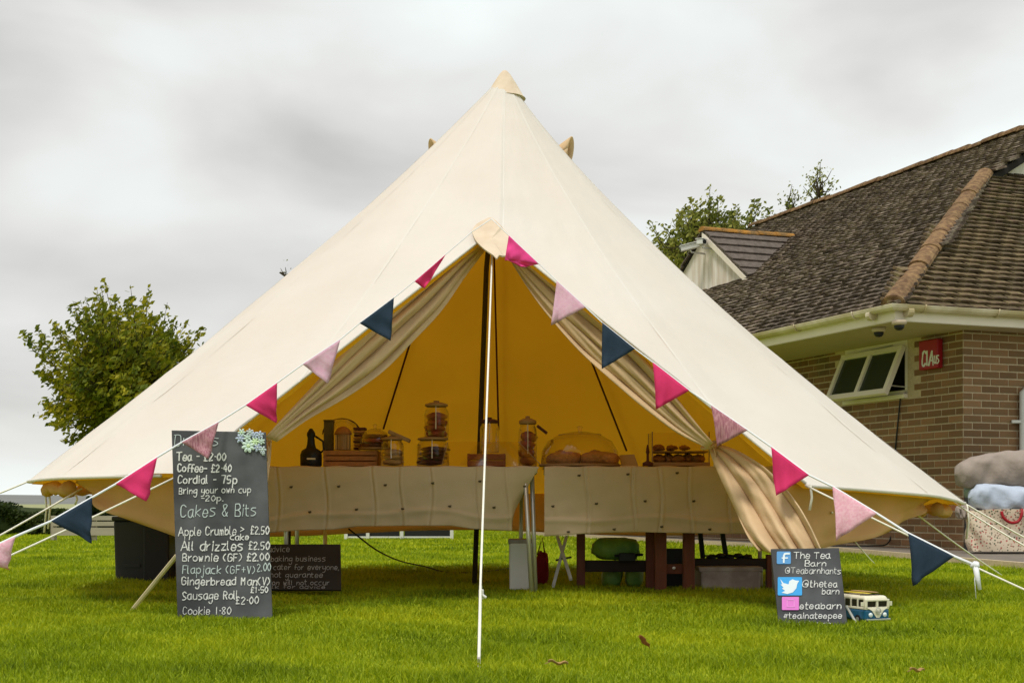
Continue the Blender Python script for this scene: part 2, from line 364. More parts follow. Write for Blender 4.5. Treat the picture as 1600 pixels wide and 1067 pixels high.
# ------------------------------------------------------------------ the bell tent
XC, DC, H0 = -.05, 8.8, 3.19
def Rr(ph): return 2.79-.04*math.sin(ph)
def Kk(ph): return .055+.03*math.sin(ph)*(1 if ph > 0 else .4)
def zh(ph):
    d = math.degrees(abs(ph))
    if ph >= 0: return .61-.09*min(1, max(0, (d-24)/48)) if d < 100 else .53+.06*min(1, (d-100)/60)
    return .645
NG = 14
def S(ph, u, off=0.0):
    g_ = 2*math.pi/NG; q = (ph+math.pi*2) % g_ - g_/2
    pol = math.cos(g_/2)/math.cos(q); pol = lerp(1, pol, .55)
    r = Rr(ph)*(u-Kk(ph)*4*u*(1-u)*(1-.25*u))*pol + .004 - off
    r = max(r, .0)
    z = H0-u*(H0-zh(ph)) - off*.9
    return Vector((XC+r*math.sin(ph), DC-r*math.cos(ph), z))
def surf(px, py, ph=None, u=None):      # pixel -> (phi,u) on the front of the roof surface
    u = min(1, max(.05, (py-118)/640)) if u is None else u
    ph = math.atan2((px-790)/F*7, 2.79*u*.9+.3) if ph is None else ph
    for _ in range(30):
        x0, y0 = px_of(S(ph, u)); ex, ey = px-x0, py-y0
        if abs(ex)+abs(ey) < .05: break
        h_ = 1e-3
        xa, ya = px_of(S(ph+h_, u)); xb, yb = px_of(S(ph, u+h_))
        a, b, c, d = (xa-x0)/h_, (xb-x0)/h_, (ya-y0)/h_, (yb-y0)/h_
        det = a*d-b*c
        if abs(det) < 1e-6: break
        dph = (ex*d-b*ey)/det; du = (a*ey-c*ex)/det
        ph += max(-.2, min(.2, dph)); u += max(-.1, min(.1, du)); u = max(.02, min(1.15, u)); ph = max(-1.3, min(1.3, ph))
    return ph, u
def depth_at(px, py): 
    ph, u = surf(px, py); return S(ph, u)[1]
AP = (769, 362); CL = (285, 738); CR = (1255, 752)
def door_y(px):
    if px < AP[0]: return CL[1]+(px-CL[0])*(AP[1]-CL[1])/(AP[0]-CL[0])
    return CR[1]+(px-CR[0])*(AP[1]-CR[1])/(AP[0]-CR[0])
def over(ph, u):
    x, y = px_of(S(ph, u)); return y-door_y(x)
def corner(sign):
    a, b = 0.05*sign, 1.1*sign
    for _ in range(50):
        m = (a+b)/2
        if over(m, 1) > 0: a = m
        else: b = m
    return (a+b)/2
PL, PR = corner(-1), corner(1)
def umax(ph):
    if ph <= PL or ph >= PR: return 1.0
    a, b = .1, 1.0
    for _ in range(40):
        m = (a+b)/2
        if over(ph, m) > 0: b = m
        else: a = m
    return (a+b)/2
phs = sorted(set([round(-math.pi+2*math.pi*k/(NG*8), 6) for k in range(NG*8)] + [PL+(PR-PL)*k/60 for k in range(61)] + [0.0]))
phs = [p for i, p in enumerate(phs) if i == 0 or p-phs[i-1] > 1e-3 or p in (PL, PR)]
NU = 28
def roof_mesh(off, umin=.0):
    mb = MB(); n = len(phs); vs = []
    for j in range(NU+1):
        for p in phs:
            u = umin+(umax(p)-umin)*j/NU
            v = S(p, u, off)
            k = math.sin(u*9+p*3)*.006*u + .008*N(p*9, u*7)*u + .005*N(p*24+u*6, u*17)*u + .005*N(p*41-u*9, u*6)*u*u
            v = v + Vector((math.sin(p), -math.cos(p), .4))*k
            vs.append(v)
    fs = [(j*n+i, (j+1)*n+i, (j+1)*n+(i+1) % n, j*n+(i+1) % n) for j in range(NU) for i in range(n)]
    mb.add(vs, fs); return mb
tent = thing('bell_tent', (XC, DC, 0), 'large cream canvas bell tent with tied back door flaps standing on the lawn', 'tent')
ro = roof_mesh(0).build('roof_canvas', M['canvas'], tent, smooth=True)
rl = roof_mesh(.02, .02).build('roof_glow_sheet', M['painted_glow'], tent, smooth=True); rl['label'] = 'added inner sheet, its amber colour standing for light through the canvas'
# seams as slim raised felled strips
for k in range(NG):
    ph = -math.pi+2*math.pi*k/NG
    if ph > math.pi-.01: continue
    m = MB(); um = umax(ph); vs = []; fs = []; n = 24
    for j in range(n+1):
        u = .03+(um-.03)*j/n; c = S(ph, u, -.0003)+Vector((math.sin(ph), -math.cos(ph), .4))*(math.sin(u*9+ph*3)*.006*u + .008*N(ph*9, u*7)*u); t = Vector((math.cos(ph), math.sin(ph), 0))*.007
        o_ = Vector((math.sin(ph), -math.cos(ph), .4)).normalized()*.0004
        vs += [c-t, c-t*.6+o_, c+t*.6+o_, c+t]
    for j in range(n):
        for q in range(3): fs.append((j*4+q, j*4+q+1, j*4+4+q+1, j*4+4+q))
    m.add(vs, fs); m.build('seam', M['canvas'], tent, smooth=True)
# hem: rolled edge all round except the door
m = MB(); hp = []
ph = PR
while ph < PL+2*math.pi:
    q = ph if ph <= math.pi else ph-2*math.pi
    hp.append(S(q, 1.0)+Vector((0, 0, -.006))); ph += .05
m.tube(hp, .009, 6); m.build('hem', M['canvas'], tent, smooth=True)
for sg in (-1, 1):
    m = MB(); pts = [S(PL*k/30 if sg < 0 else PR*k/30, umax(PL*k/30 if sg < 0 else PR*k/30)-.002) for k in range(31)]
    m.tube(pts, .007, 6); m.build('door_edge_binding', M['canvas'], tent, smooth=True)
# apex cap
m = MB(); prof = [(.122, -.150), (.115, -.145), (.072, -.065), (.034, .0), (.014, .024), (.001, .030)]
m.lathe([(r*1.08, z) for r, z in prof], (XC+.005, DC, H0+.0), 20); m.build('apex_cap', M['capc'], tent, smooth=True)
# vents : hooded openings just behind the silhouettes
for px, py, sg in ((681, 234, -1), (885, 236, 1)):
    c = P(px, py, DC+.02); m = MB(); ax = Vector((sg*.75, -.45, .12)).normalized(); up_ = Vector((0, 0, 1)); sd_ = ax.cross(up_).normalized()
    def vf(u, v, c=c, ax=ax, sd_=sd_):
        a = 2*math.pi*u; k = lerp(1.0, 1.25, v); lip = .012*math.sin(a)*v
        return c+ax*(-.14+.17*v+lip)+sd_*math.cos(a)*.030*k+Vector((0, 0, 1))*(math.sin(a)*(.062 if sg > 0 else .045)*k-.05*(1-v))
    m.grid(vf, 20, 6); m.build('vent_hood', M['flap'], tent, smooth=True, solid=.008)
# door apex patch
m = MB(); pp = [(737, 362), (744, 352), (756, 345), (766, 341), (776, 347), (786, 358), (797, 371), (803, 385), (801, 395), (788, 401), (780, 400), (776, 405), (771, 400), (762, 394), (752, 386), (743, 376)]
pp = smoothpts(pp+[pp[0]], 3)[:-1]; cx, cy = 768, 374
vs = [P(cx, cy, depth_at(cx, cy)-.052)]; 
for x, y in pp: vs.append(P(x, y, depth_at(x, y)-.045))
n = len(pp); m.add(vs, [(0, 1+(i+1) % n, 1+i) for i in range(n)]); m.build('apex_patch', M['capc'], tent, smooth=False, solid=.01)
# curtains
def curtain(name, outer, inner, nfold, amp, dofs, extra=None, label=None, matk='flap', seed=0, nu=36, nv=40, phase=0):
    outer = smoothpts(outer, 5); inner = smoothpts(inner, 5); rr = random.Random(seed); ph = [rr.uniform(0, 6) for _ in range(5)]
    m = MB()
    def fn(u, v):
        a = interp(outer, v); b = interp(inner, v); px = lerp(a[0], b[0], u); py = lerp(a[1], b[1], u)
        env = math.sin(math.pi*min(1, v*1.0+.04))**.5 if extra is None else extra(v)
        fold = 1.7*abs(math.sin(u*nfold*math.pi+phase+ph[0]+.5*math.sin(v*3+ph[1])+.9*v*(u-.5)))**.55-1 + .40*math.sin(u*nfold*4.6+ph[2]+3*v) + .14*math.sin(u*nfold*11+ph[3]-5*v+2*math.sin(v*7)) + .06*math.sin(v*38+u*9+ph[4])
        d = lerp(a[2], b[2], u) + dofs - amp*env*fold
        py += fold*2.2*env
        return P(px, py, d)
    m.grid(fn, nu*2, nv); o = m.build(name, M[matk], tent, smooth=True, solid=.006)
    if label: o['label'] = label
    return o
def withd(pts, k=0.0):
    return [(x, y, depth_at(x, min(y, door_y(x)))+k) for x, y in pts]
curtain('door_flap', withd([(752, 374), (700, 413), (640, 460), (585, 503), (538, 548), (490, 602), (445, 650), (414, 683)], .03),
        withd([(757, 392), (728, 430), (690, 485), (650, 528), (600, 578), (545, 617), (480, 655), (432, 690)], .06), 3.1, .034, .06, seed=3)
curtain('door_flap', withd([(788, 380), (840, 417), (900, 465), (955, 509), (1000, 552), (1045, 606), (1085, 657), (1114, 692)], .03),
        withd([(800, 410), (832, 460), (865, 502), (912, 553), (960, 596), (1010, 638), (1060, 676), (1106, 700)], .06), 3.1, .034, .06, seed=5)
# flap skirts under the ties
curtain('flap_skirt', [(1116, 693, 7.0), (1155, 705, 6.80), (1206, 738, 6.55), (1252, 795, 6.36), (1285, 861, 6.26)],
        [(1106, 696, 7.0), (1122, 738, 6.85), (1148, 795, 6.7), (1168, 838, 6.5), (1186, 861, 6.42)], 3.2, .042, 0, extra=lambda v: .3+.9*v**.8, seed=11, nu=60)
curtain('flap_skirt', [(410, 686, 7.0), (375, 715, 6.85), (340, 760, 6.7), (310, 810, 6.6), (286, 845, 6.55)],
        [(424, 688, 7.0), (422, 720, 6.95), (417, 760, 6.85), (412, 805, 6.8), (406, 846, 6.75)], 2.0, .045, 0, extra=lambda v: .3+1.0*v**.8, seed=12)
for tp in ((1111, 695), (419, 686)):
    m = MB(); c = P(tp[0], tp[1], 6.97)
    m.tube([c+Vector((math.cos(a)*.045, math.sin(a)*.06, .02*math.sin(a+1))) for a in [k*math.pi/6 for k in range(13)]], .008, 6)
    m.tube([c+Vector((.0, -.06, 0)), c+Vector((.012, -.07, -.05)), c+Vector((.006, -.07, -.11))], .005, 5)
    m.build('flap_tie', M['flap'], tent, smooth=True)
# side wall canvas, drooping from the hem
def wall(ph0, ph1, zb, label, n=60, matk='wallc'):
    m = MB()
    def fn(u, v):
        ph = lerp(ph0, ph1, u); q = ph if ph <= math.pi else ph-2*math.pi
        top = S(q, .985, .035); z1 = zb(u); t = v
        r = 1-.02*t-.012*math.sin(t*3.1)+.008*math.sin(ph*31+t*2)*t+.012*N(ph*14, t*3)*t
        return Vector((XC+(top.x-XC)*r, DC+(top.y-DC)*r, lerp(top.z, z1, t)))
    m.grid(fn, n, 10); o = m.build('wall_canvas', M[matk], tent, smooth=True, solid=.005); o['label'] = label
def zbl(u):      # left: from door corner round to the side
    return interp([(0, .335), (.25, .35), (.5, .40), (.75, .49), (1, .60)], u)[1] if False else lerp(.33, .61, u**1.5)
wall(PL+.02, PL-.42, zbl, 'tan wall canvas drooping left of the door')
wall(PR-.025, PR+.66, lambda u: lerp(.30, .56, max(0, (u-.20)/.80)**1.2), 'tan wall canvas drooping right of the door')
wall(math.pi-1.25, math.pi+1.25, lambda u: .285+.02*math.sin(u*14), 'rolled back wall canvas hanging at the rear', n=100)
# rolled wall bundles beneath the hem at both sides
def roll(ph0, ph1, r0):
    m = MB(); pts = []; rs = []
    for k in range(25):
        ph = lerp(ph0, ph1, k/24); q = ph if ph <= math.pi else ph-2*math.pi
        t = S(q, .985, .05); pts.append(t+Vector((0, 0, -.045-.012*math.sin(k*1.1)))); rs.append(r0*(.75+.25*math.sin(k*2.1+1)))
    m.tube(pts, rs, 8); m.build('rolled_wall', M['wallc'], tent, smooth=True)
roll(PL-.42, PL-1.5, .042); roll(PR+.6, PR+1.5, .04)
# centre pole and inner cords
m = MB(); m.tube([P(741, 915, DC)-Vector((0, 0, .02)), P(760, 420, DC), Vector((XC, DC, H0-.05))], .016, 8); m.build('centre_pole', M['pole'], tent, smooth=True)
for a, b, r in (((772, 398, DC-.2), (779, 672, DC-.1), .006), ((655, 490, DC+.8), (599, 670, DC+1.4), .007), ((895, 490, DC+.8), (979, 704, DC+1.4), .007)):
    m = MB()
    m.tube([P(*a), P(*b)], r, 6); m.build('inner_cord', M['darkcord'], tent)
# front guy rope with slider, side guys
def rope(pts, r, parent, name='guy_rope', mt='rope', sag=0):
    m = MB()
    if len(pts) == 2 and sag:
        a, b = Vector(pts[0]), Vector(pts[1]); pts = [a.lerp(b, k/10)-Vector((0, 0, sag*math.sin(math.pi*k/10))) for k in range(11)]
    m.tube(pts, r, 6); return m.build(name, M[mt], parent, smooth=True)
door_top = P(769, 396, depth_at(769, 362)-.03); peg = P(748, 1040, 4.33); peg.z = .0
rope([door_top, P(751, 905, 5.1), peg+Vector((0, 0, .0))], .0045, tent)
sl = P(752, 928, 5.0); m = MB(); m.box(sl, (.018, .012, .035)); m.tube([sl+Vector((0, -.006, 0)), sl+Vector((.018, -.01, -.012))], .006, 6); m.build('rope_slider', M['white'], tent, bevel=.003)
rope([P(751, 915, 5.05), P(748, 1045, 4.31)], .0055, tent, 'guy_tail')
m = MB(); m.tube([peg+Vector((0, .02, -.05)), peg+Vector((0, -.005, .035)), peg+Vector((0, -.02, .03))], .004, 5); m.build('tent_peg', M['metalw'], tent)
side_guys = [((CR[0]+3, CR[1]+6, 6.36), (1755, 990, 5.72)), ((CL[0]-14, CL[1]+9, 6.45), (-175, 952, 5.9)),
             ((1500, 782, 8.3), (1665, 872, 8.3)), ((1482, 779, 8.0), (1650, 880, 7.8)), ((1415, 790, 7.5), (1566, 899, 10.0)), ((1300, 800, 6.7), (1366, 880, 12.0)),
             ((44, 752, 8.3), (-90, 800, 8.2)), ((128, 763, 7.2), (-150, 915, 6.6))]
for a, b in side_guys: rope([P(*a), P(*b)], .0045 if a[2] < 7 else .005, tent, sag=.01)
for x, y0, y1, d in ((70, 757, 832, 8.0), (76, 757, 826, 7.95), (118, 772, 788, 7.3), (1266, 758, 797, 6.35), (1511, 788, 842, 8.2)):
    m = MB(); m.tube([P(x, y0, d), P(x+2.5, (y0+y1)/2, d), P(x-1, y1, d)], .006, 5); m.build('tie_tape', M['rope'], tent, smooth=True)

# ------------------------------------------------------------------ bunting
def pennant(parent, a, b, tip, mt, seed, label=None):
    rr = random.Random(seed); ph = rr.uniform(0, 6); m = MB(); n = 12; vs = []; fs = []; idx = {}
    A, B, T = Vector(a), Vector(b), Vector(tip)
    for j in range(n+1):
        for i in range(n-j+1):
            u = i/n; v = j/n
            p = A*(1-u-v)+B*u+T*v
            k = .014*v*math.sin(u*13+ph)+.024*v*math.sin(v*5+ph*2+u*4)+.006*math.sin(u*31+v*12+ph)*v+.02*v*v*math.sin(ph*3)
            idx[i, j] = len(vs); vs.append(p+Vector((0, -k, 0)))
    for j in range(n):
        for i in range(n-j):
            fs.append((idx[i, j], idx[i+1, j], idx[i, j+1]))
            if i < n-j-1: fs.append((idx[i+1, j], idx[i+1, j+1], idx[i, j+1]))
    m.add(vs, fs); o = m.build('pennant', M[mt], parent, smooth=True, solid=.003)
    if label: o['label'] = label
    return o
def bdepth(x, y):
    d = 7.33-1.9*(768-x)/808 if x < 768 else 7.33-1.55*(x-768)/756
    if 60 < x < 1480:
        try:
            yy = min(y, door_y(x))
            d = min(d, depth_at(x, yy)-.04)
        except Exception: pass
    return d
buntL = thing('bunting', P(400, 620, 6.5), 'left hand string of triangle bunting from the door apex down past the tall menu board', 'bunting', 'bunting strings across the tent front')
buntR = thing('bunting', P(1150, 650, 6.6), 'right hand string of triangle bunting from the door apex down to the guy rope', 'bunting', 'bunting strings across the tent front')
cordL = [(768, 342), (738, 362), (696, 398), (647, 440), (616, 465), (562, 505), (532, 530), (473, 569), (433, 598), (385, 632), (342, 659), (284, 691), (246, 714), (181, 756), (144, 777), (80, 814), (24, 838), (-40, 868), (-120, 905)]
cordR = [(768, 342), (795, 368), (842, 412), (870, 439), (915, 480), (941, 504), (992, 545), (1020, 566), (1077, 610), (1111, 633), (1168, 672), (1205, 698), (1264, 742), (1301, 760), (1370, 802), (1419, 833), (1491, 869), (1524, 883)]
for cd, b in ((cordL, buntL), (cordR, buntR)):
    m = MB(); pts = [P(x, y, bdepth(x, y)) for x, y in cd]
    m.tube(pts, [.0022+.0045*(k/len(pts))**1.5 for k in range(len(pts))], 6); m.build('cord', M['tape'], b, smooth=True)
PN = [(buntL, (648, 440), (696, 398), (664, 452), 'magenta'), (buntL, (562, 505), (615.5, 465), (611, 533), 'navy'), (buntL, (473, 569), (532, 530.6), (513, 600), 'lilac'),
      (buntL, (384, 633), (433, 598), (430, 660), 'magenta'), (buntL, (284, 691), (342, 659), (327, 717), 'rose'), (buntL, (181, 756), (246, 714), (231, 783), 'magenta'),
      (buntL, (80, 814), (144, 777), (142, 849), 'navy'), (buntL, (-38, 867), (24, 838), (8, 891), 'palepink'),
      (buntR, (870, 439), (915, 480), (861, 509), 'lilac'), (buntR, (941, 504), (992, 545), (940, 577), 'navy'), (buntR, (1020, 566), (1077, 610), (1026, 639), 'magenta'),
      (buntR, (1111, 633), (1168, 672), (1122, 697), 'rose'), (buntR, (1205, 698), (1264, 742), (1213, 774), 'magenta'), (buntR, (1301, 760), (1370, 802), (1306, 845), 'palepink'),
      (buntR, (1419, 833), (1491, 869), (1427, 915), 'navy'), (buntR, (795, 368), (842, 413), (789, 406), 'hotpink'), (buntR, (789.5, 405), (841, 412.5), (816, 418), 'hotpink')]
labs = {'magenta': 'bright magenta pennant', 'navy': 'dark navy pennant', 'lilac': 'lilac pennant', 'rose': 'dusty rose striped pennant', 'palepink': 'pale pink spotted pennant', 'hotpink': 'hot pink folded pennant'}
for k, (b, a, c, t, mt) in enumerate(PN):
    da, dc = bdepth(*a), bdepth(*c); dt = (da+dc)/2-.02
    if mt in ('hotpink',): da = dc = dt = min(da, dc)-.05
    pennant(b, P(a[0], a[1], da-.004), P(c[0], c[1], dc-.004), P(t[0], t[1], dt), mt, k*3+1, labs[mt])
# knot and loose tail
k0 = P(1524, 883, bdepth(1524, 883)); m = MB(); m.blob(k0, (.035, .03, .03), wob=.2); m.tube([k0, P(1527, 900, 5.76), P(1531, 921, 5.75)], [.012, .011, .007], 6); m.tube([k0, P(1523, 905, 5.76), P(1525, 934, 5.75)], .002, 5)
m.build('knotted_tail', M['tape'], buntR, smooth=True)

# ------------------------------------------------------------------ handwriting
GL = {
'a': ("57 37 16 14 23 43 56", "57 54 63"), 'b': ("19 13", "15 37 56 54 33 14"), 'c': ("57 37 16 14 33 53"), 'd': ("57 37 16 14 33 54", "59 53"), 'e': ("15 55 56 47 27 15 14 23 43 54",),
'f': ("59 39 28 23", "16 46"), 'g': ("57 37 16 14 34 55", "57 52 40 20 11"), 'h': ("19 13", "15 37 56 53"), 'i': ("27 23", "29 28"), 'j': ("37 32 20 11", "39 38"), 'k': ("19 13", "57 15 53"),
'l': ("19 14 23",), 'm': ("13 17", "15 27 36 33", "35 47 56 53"), 'n': ("17 13", "15 37 56 53"), 'o': ("37 16 14 33 54 56 37",), 'p': ("17 10", "16 37 56 54 33 14"), 'r': ("17 13", "15 26 47"),
's': ("57 27 16 45 54 33 13",), 't': ("29 24 33 43", "17 47"), 'u': ("17 14 33 54", "57 53"), 'v': ("17 33 57",), 'w': ("17 23 36 43 57",), 'y': ("17 14 34 54", "57 52 30 10"), 'z': ("17 57 13 53",),
'T': ("09 69", "39 33"), 'B': ("19 13", "19 49 57 36 16", "36 55 53 13"), 'C': ("58 39 18 14 33 54",), 'D': ("19 13 43 55 57 49 09",), 'A': ("03 39 63", "15 55"), 'F': ("19 13", "19 59", "16 46"),
'G': ("58 39 18 14 33 54 56 36",), 'M': ("13 19 36 59 53",), 'R': ("13 19 49 57 16", "36 53"), 'S': ("58 39 18 26 45 54 33 13",), 'V': ("19 33 59",), 'I': ("29 23",),
'0': ("39 17 15 33 55 57 39",), '1': ("28 39 33",), '2': ("18 39 58 57 13 53",), '5': ("59 19 16 46 55 43 13",), '7': ("19 59 33",), '8': ("36 18 39 58 36 14 33 54 36",), '4': ("49 15 55", "47 43"),
'£': ("58 39 28 24 13 53", "16 46"), '&': ("53 18 39 48 15 14 33 55",), '-': ("16 46",), '.': ("13 23",), ',': ("23 12",), '(': ("39 17 15 33",), ')': ("19 37 35 13",), '>': ("18 46 14",), '+': ("16 56", "38 34"),
'@': ("55 35 36 56 54 64 68 39 07 04 23 53",), '#': ("28 14", "48 34", "17 57", "05 45"), '|': ("39 33",), "·": ("26 36",), 'N': ("13 19 53 59",)}
SHARP = set('vwzkTAFMIV#>-+|17VN')
WID = {'i': 3.0, 'l': 3.0, 'j': 4, 't': 4.6, 'f': 5, ' ': 4.5, '.': 3, ',': 3, '-': 5, '(': 4.2, ')': 4.2, 'm': 6.6, 'w': 6.6, 'M': 7, 'T': 7, 'A': 7, '@': 8, '|': 4.5, '·': 3.6, '1': 4.6, 'I': 4, 'r': 5}
def write(parent, mp, text, x0, yb, cap, x1, mt='chalk', th=1.0, slope=0.0, seed=0, off=.003, name='lettering'):
    """mp(px,py,off) -> world point on the board; text from x0 to x1 at baseline yb, capital height cap (photo pixels)"""
    rr = random.Random(hash_s(text)+seed); tot = sum(WID.get(c, 6.2) for c in text); sx = (x1-x0)/tot; sy = cap/6
    m = MB(); x = x0
    for c in text+' ':
        wch = WID.get(c, 6.2)
        if c == ' ' and m.v: m.build(name, M[mt], parent); m = MB()
        if c != ' ':
            jy = rr.uniform(-.5, .5)*cap*.07; rot = rr.uniform(-.05, .05); js = rr.uniform(.93, 1.07)
            g_ = GL[c]; g_ = (g_,) if isinstance(g_, str) else g_
            for st in g_:
                pts = [(int(q[0])-(.6 if wch < 5 else 0), int(q[1])-3) for q in st.split()]
                if c not in SHARP and len(pts) > 2: pts = smoothpts(pts, 3)
                q2 = []
                for (a, b) in pts:
                    a *= sx*js; b *= sy*js
                    q2.append((x+a-b*rot+b*.06, yb+jy-b-a*rot+slope*(x+a-x0)))
                r = th*rr.uniform(.9, 1.1)
                for i in range(len(q2)-1):
                    (xa, ya), (xb, yb_) = q2[i], q2[i+1]; dx, dy = xb-xa, yb_-ya; l_ = math.hypot(dx, dy) or 1
                    ux, uy = dx/l_*r*.35, dy/l_*r*.35; nx, ny = -dy/l_*r/2, dx/l_*r/2
                    k = rr.uniform(0, .0004); f_ = rr.uniform(.72, 1.25); nx *= f_; ny *= f_
                    m.add([mp(xa-ux+nx, ya-uy+ny, off+k), mp(xb+ux+nx, yb_+uy+ny, off+k), mp(xb+ux-nx, yb_+uy-ny, off+k), mp(xa-ux-nx, ya-uy-ny, off+k)], [(0, 1, 2, 3)])
        x += wch*sx
def hash_s(s): return sum((i+1)*ord(c) for i, c in enumerate(s))
def board_map(TL, TR, BR, BL, dB, dT):
    tl, tr, br, bl = P(*TL, dT), P(*TR, dT), P(*BR, dB), P(*BL, dB)
    nrm = ((tr-tl).cross(bl-tl)).normalized()
    if nrm.y > 0: nrm = -nrm
    def mp(px, py, off=0):
        v = (py-TL[1])/(BL[1]-TL[1])
        for _ in range(3):
            xl = lerp(TL[0], BL[0], v); xr = lerp(TR[0], BR[0], v); u = (px-xl)/(xr-xl)
            yt = lerp(TL[1], TR[1], u); yb = lerp(BL[1], BR[1], u); v = (py-yt)/(yb-yt)
        d = 1/lerp(1/dT, 1/dB, v) if True else 0
        d = lerp(dT, dB, v)
        top = tl.lerp(tr, u); bot = bl.lerp(br, u)
        # point on the plane along the pixel ray
        ray = P(px, py, 1)-Vector((0, 0, EYE)); o = Vector((0, 0, EYE)); t = (tl-o).dot(nrm)/ray.dot(nrm)
        return o+ray*t+nrm*off
    return mp, nrm
def board_slab(mp, nrm, TL, TR, BR, BL, th): 
    m = MB(); f = [mp(*BL), mp(*BR), mp(*TR), mp(*TL)]; m.poly(f, -nrm*th); return m
# tall menu board
TL, TR, BR, BL = (268, 672), (415, 675), (425.5, 966), (277.5, 969)
mp1, n1 = board_map(TL, TR, BR, BL, 6.22, 6.36)
mb_ = thing('menu_board', G_(350, 6.25), 'tall leaning grey chalkboard menu headed Drinks with a flower cluster at its top corner', 'chalkboard')
board_slab(mp1, n1, TL, TR, BR, BL, .012).build('panel', M['board'], mb_, bevel=.002)
W = lambda *a, **k: write(mb_, mp1, *a, **k)
W('Drinks', 271, 696, 16, 342, mt='chalk_pale', th=1.1)
W('Tea - £2·00', 276, 719.5, 12, 354, th=1.9); W('Coffee- £2·40', 277, 737, 11.5, 363, th=1.8); W('Cordial - 75p', 277, 755, 12, 371, th=1.6)
W('Bring your own cup', 279, 771.5, 9.5, 393, th=1.25, slope=-.02); W('-20p.', 313, 782.5, 9, 351, th=1.3)
W('Cakes & Bits', 281, 807.5, 18, 402, mt='chalk_pale', th=1.3, slope=-.02)
W('Apple Crumble', 279, 837, 12.5, 370, th=1.4, slope=-.02); W('>', 374, 831, 9, 384, th=1.3); W('£2.50', 391, 834, 12, 421, th=1.6)
W('cake', 359, 843, 9, 390, th=1.4); W('All drizzles', 283, 859.5, 14, 380, th=1.7); W('£2.50', 388, 858, 12, 422, th=1.7)
W('Brownie (GF)', 284, 876.5, 11.5, 379, th=1.5); W('£2.00', 385, 875.5, 11.5, 422, th=1.7)
W('Flapjack (GF+V)', 284, 895.5, 12, 400, th=1.2, mt='chalk_pale'); W('2.00', 401, 892, 12, 424, th=1.2, mt='chalk_pale')
W('Gingerbread Man(V)', 283, 913.5, 11.5, 423, th=1.6); W('£1·50', 391, 925.5, 9, 420, th=1.5)
W('Sausage Roll', 284, 936.5, 12, 373, th=1.5, slope=-.01); W('£2·00', 368, 943, 11.5, 405, th=1.5); W('Cookie |·80', 285, 959.5, 11.5, 362, th=1.2)
def flower(cx, cy, r, mt, cmt, n=6, off=.006):
    m = MB()
    for k in range(n):
        a = 2*math.pi*k/n+cx; x, y = cx+math.cos(a)*r*.62, cy+math.sin(a)*r*.62
        ring = []
        for q in range(8):
            b = 2*math.pi*q/8; lx, ly = math.cos(b)*r*.42, math.sin(b)*r*.24
            ring.append(mp1(x+lx*math.cos(a)-ly*math.sin(a), y+lx*math.sin(a)+ly*math.cos(a), off+.001*(k % 2)))
        c = mp1(x, y, off+.006); i0 = len(m.v); m.add([c]+ring, [(0, 1+i, 1+(i+1) % 8) for i in range(8)])
    f = m.build('flower', M[mt], mb_, smooth=False, solid=.002)
    m = MB(); m.blob(mp1(cx, cy, off+.004), (r*.0016, .006, r*.0016)); m.build('flower_centre', M[cmt], f, smooth=True)
M['fl_blue'] = mat('pale_blue_petal', (.45, .52, .66), .7); M['fl_mint'] = mat('mint_petal', (.55, .68, .62), .7); M['fl_lime'] = mat('lime_petal', (.62, .78, .50), .7); M['fl_grey'] = mat('grey_blue_petal', (.50, .56, .58), .7)
for cx, cy, r, mt, cm in ((378, 676, 6, 'fl_mint', 'fl_lime'), (391, 676, 6, 'fl_grey', 'fl_mint'), (376, 685.5, 7.5, 'fl_blue', 'fl_blue'), (387, 684, 6.5, 'fl_mint', 'fl_mint'), (398, 680.5, 6, 'fl_blue', 'fl_blue'),
                          (406, 680, 6.5, 'fl_blue', 'fl_grey'), (388.5, 697, 10.5, 'fl_mint', 'fl_lime'), (399, 690.5, 6.5, 'fl_lime', 'fl_lime'), (409, 690, 5.5, 'fl_mint', 'fl_mint'), (403, 700, 6.5, 'fl_blue', 'fl_grey'), (410.5, 703, 6, 'fl_grey', 'fl_mint'), (411.5, 709, 3, 'fl_grey', 'fl_mint')):
    flower(cx, cy, r, mt, cm, n=8 if r > 8 else 6)
m = MB(); a = P(276, 868, 6.5); b = P(206, 955, 6.72); b.z = 0; m.tube([a, b], .011, 6); m.build('prop_leg', M['woodpale'], mb_)
# low black board behind it
TL, TR, BR, BL = (395, 850), (532, 850), (533, 921), (395, 921)
mp2, n2 = board_map(TL, TR, BR, BL, 7.75, 7.95)
ab = thing('allergy_board', G_(465, 7.75), 'low black chalkboard with faint grey writing behind the tall menu board', 'chalkboard')
board_slab(mp2, n2, TL, TR, BR, BL, .012).build('panel', M['board_dark'], ab)
for t_, x0, yb, cap, x1 in (('Allergy advice', 372, 862, 8.5, 453), ('we are a baking business', 372, 877, 8, 509), ('so have to cater for everyone,', 368, 890, 8, 531), ('we can not guarantee', 376, 902, 8, 505), ('contamination will not occur', 370, 914, 7.5, 515)):
    sub_ = t_
    if x0 < 395:                         # keep every letter on the panel
        n_ = len(t_); keep = [i for i in range(n_) if x0+(x1-x0)*i/n_ > 397]; k = keep[0]; sub_ = t_[k:]; x0 = x0+(x1-x0)*k/n_
    write(ab, mp2, sub_, x0, yb, cap, x1, mt='chalk_grey', th=.75)
write(ab, mp2, 'talk for advice', 412, 919.5, 5.0, 509, mt='chalk_grey', th=.6)
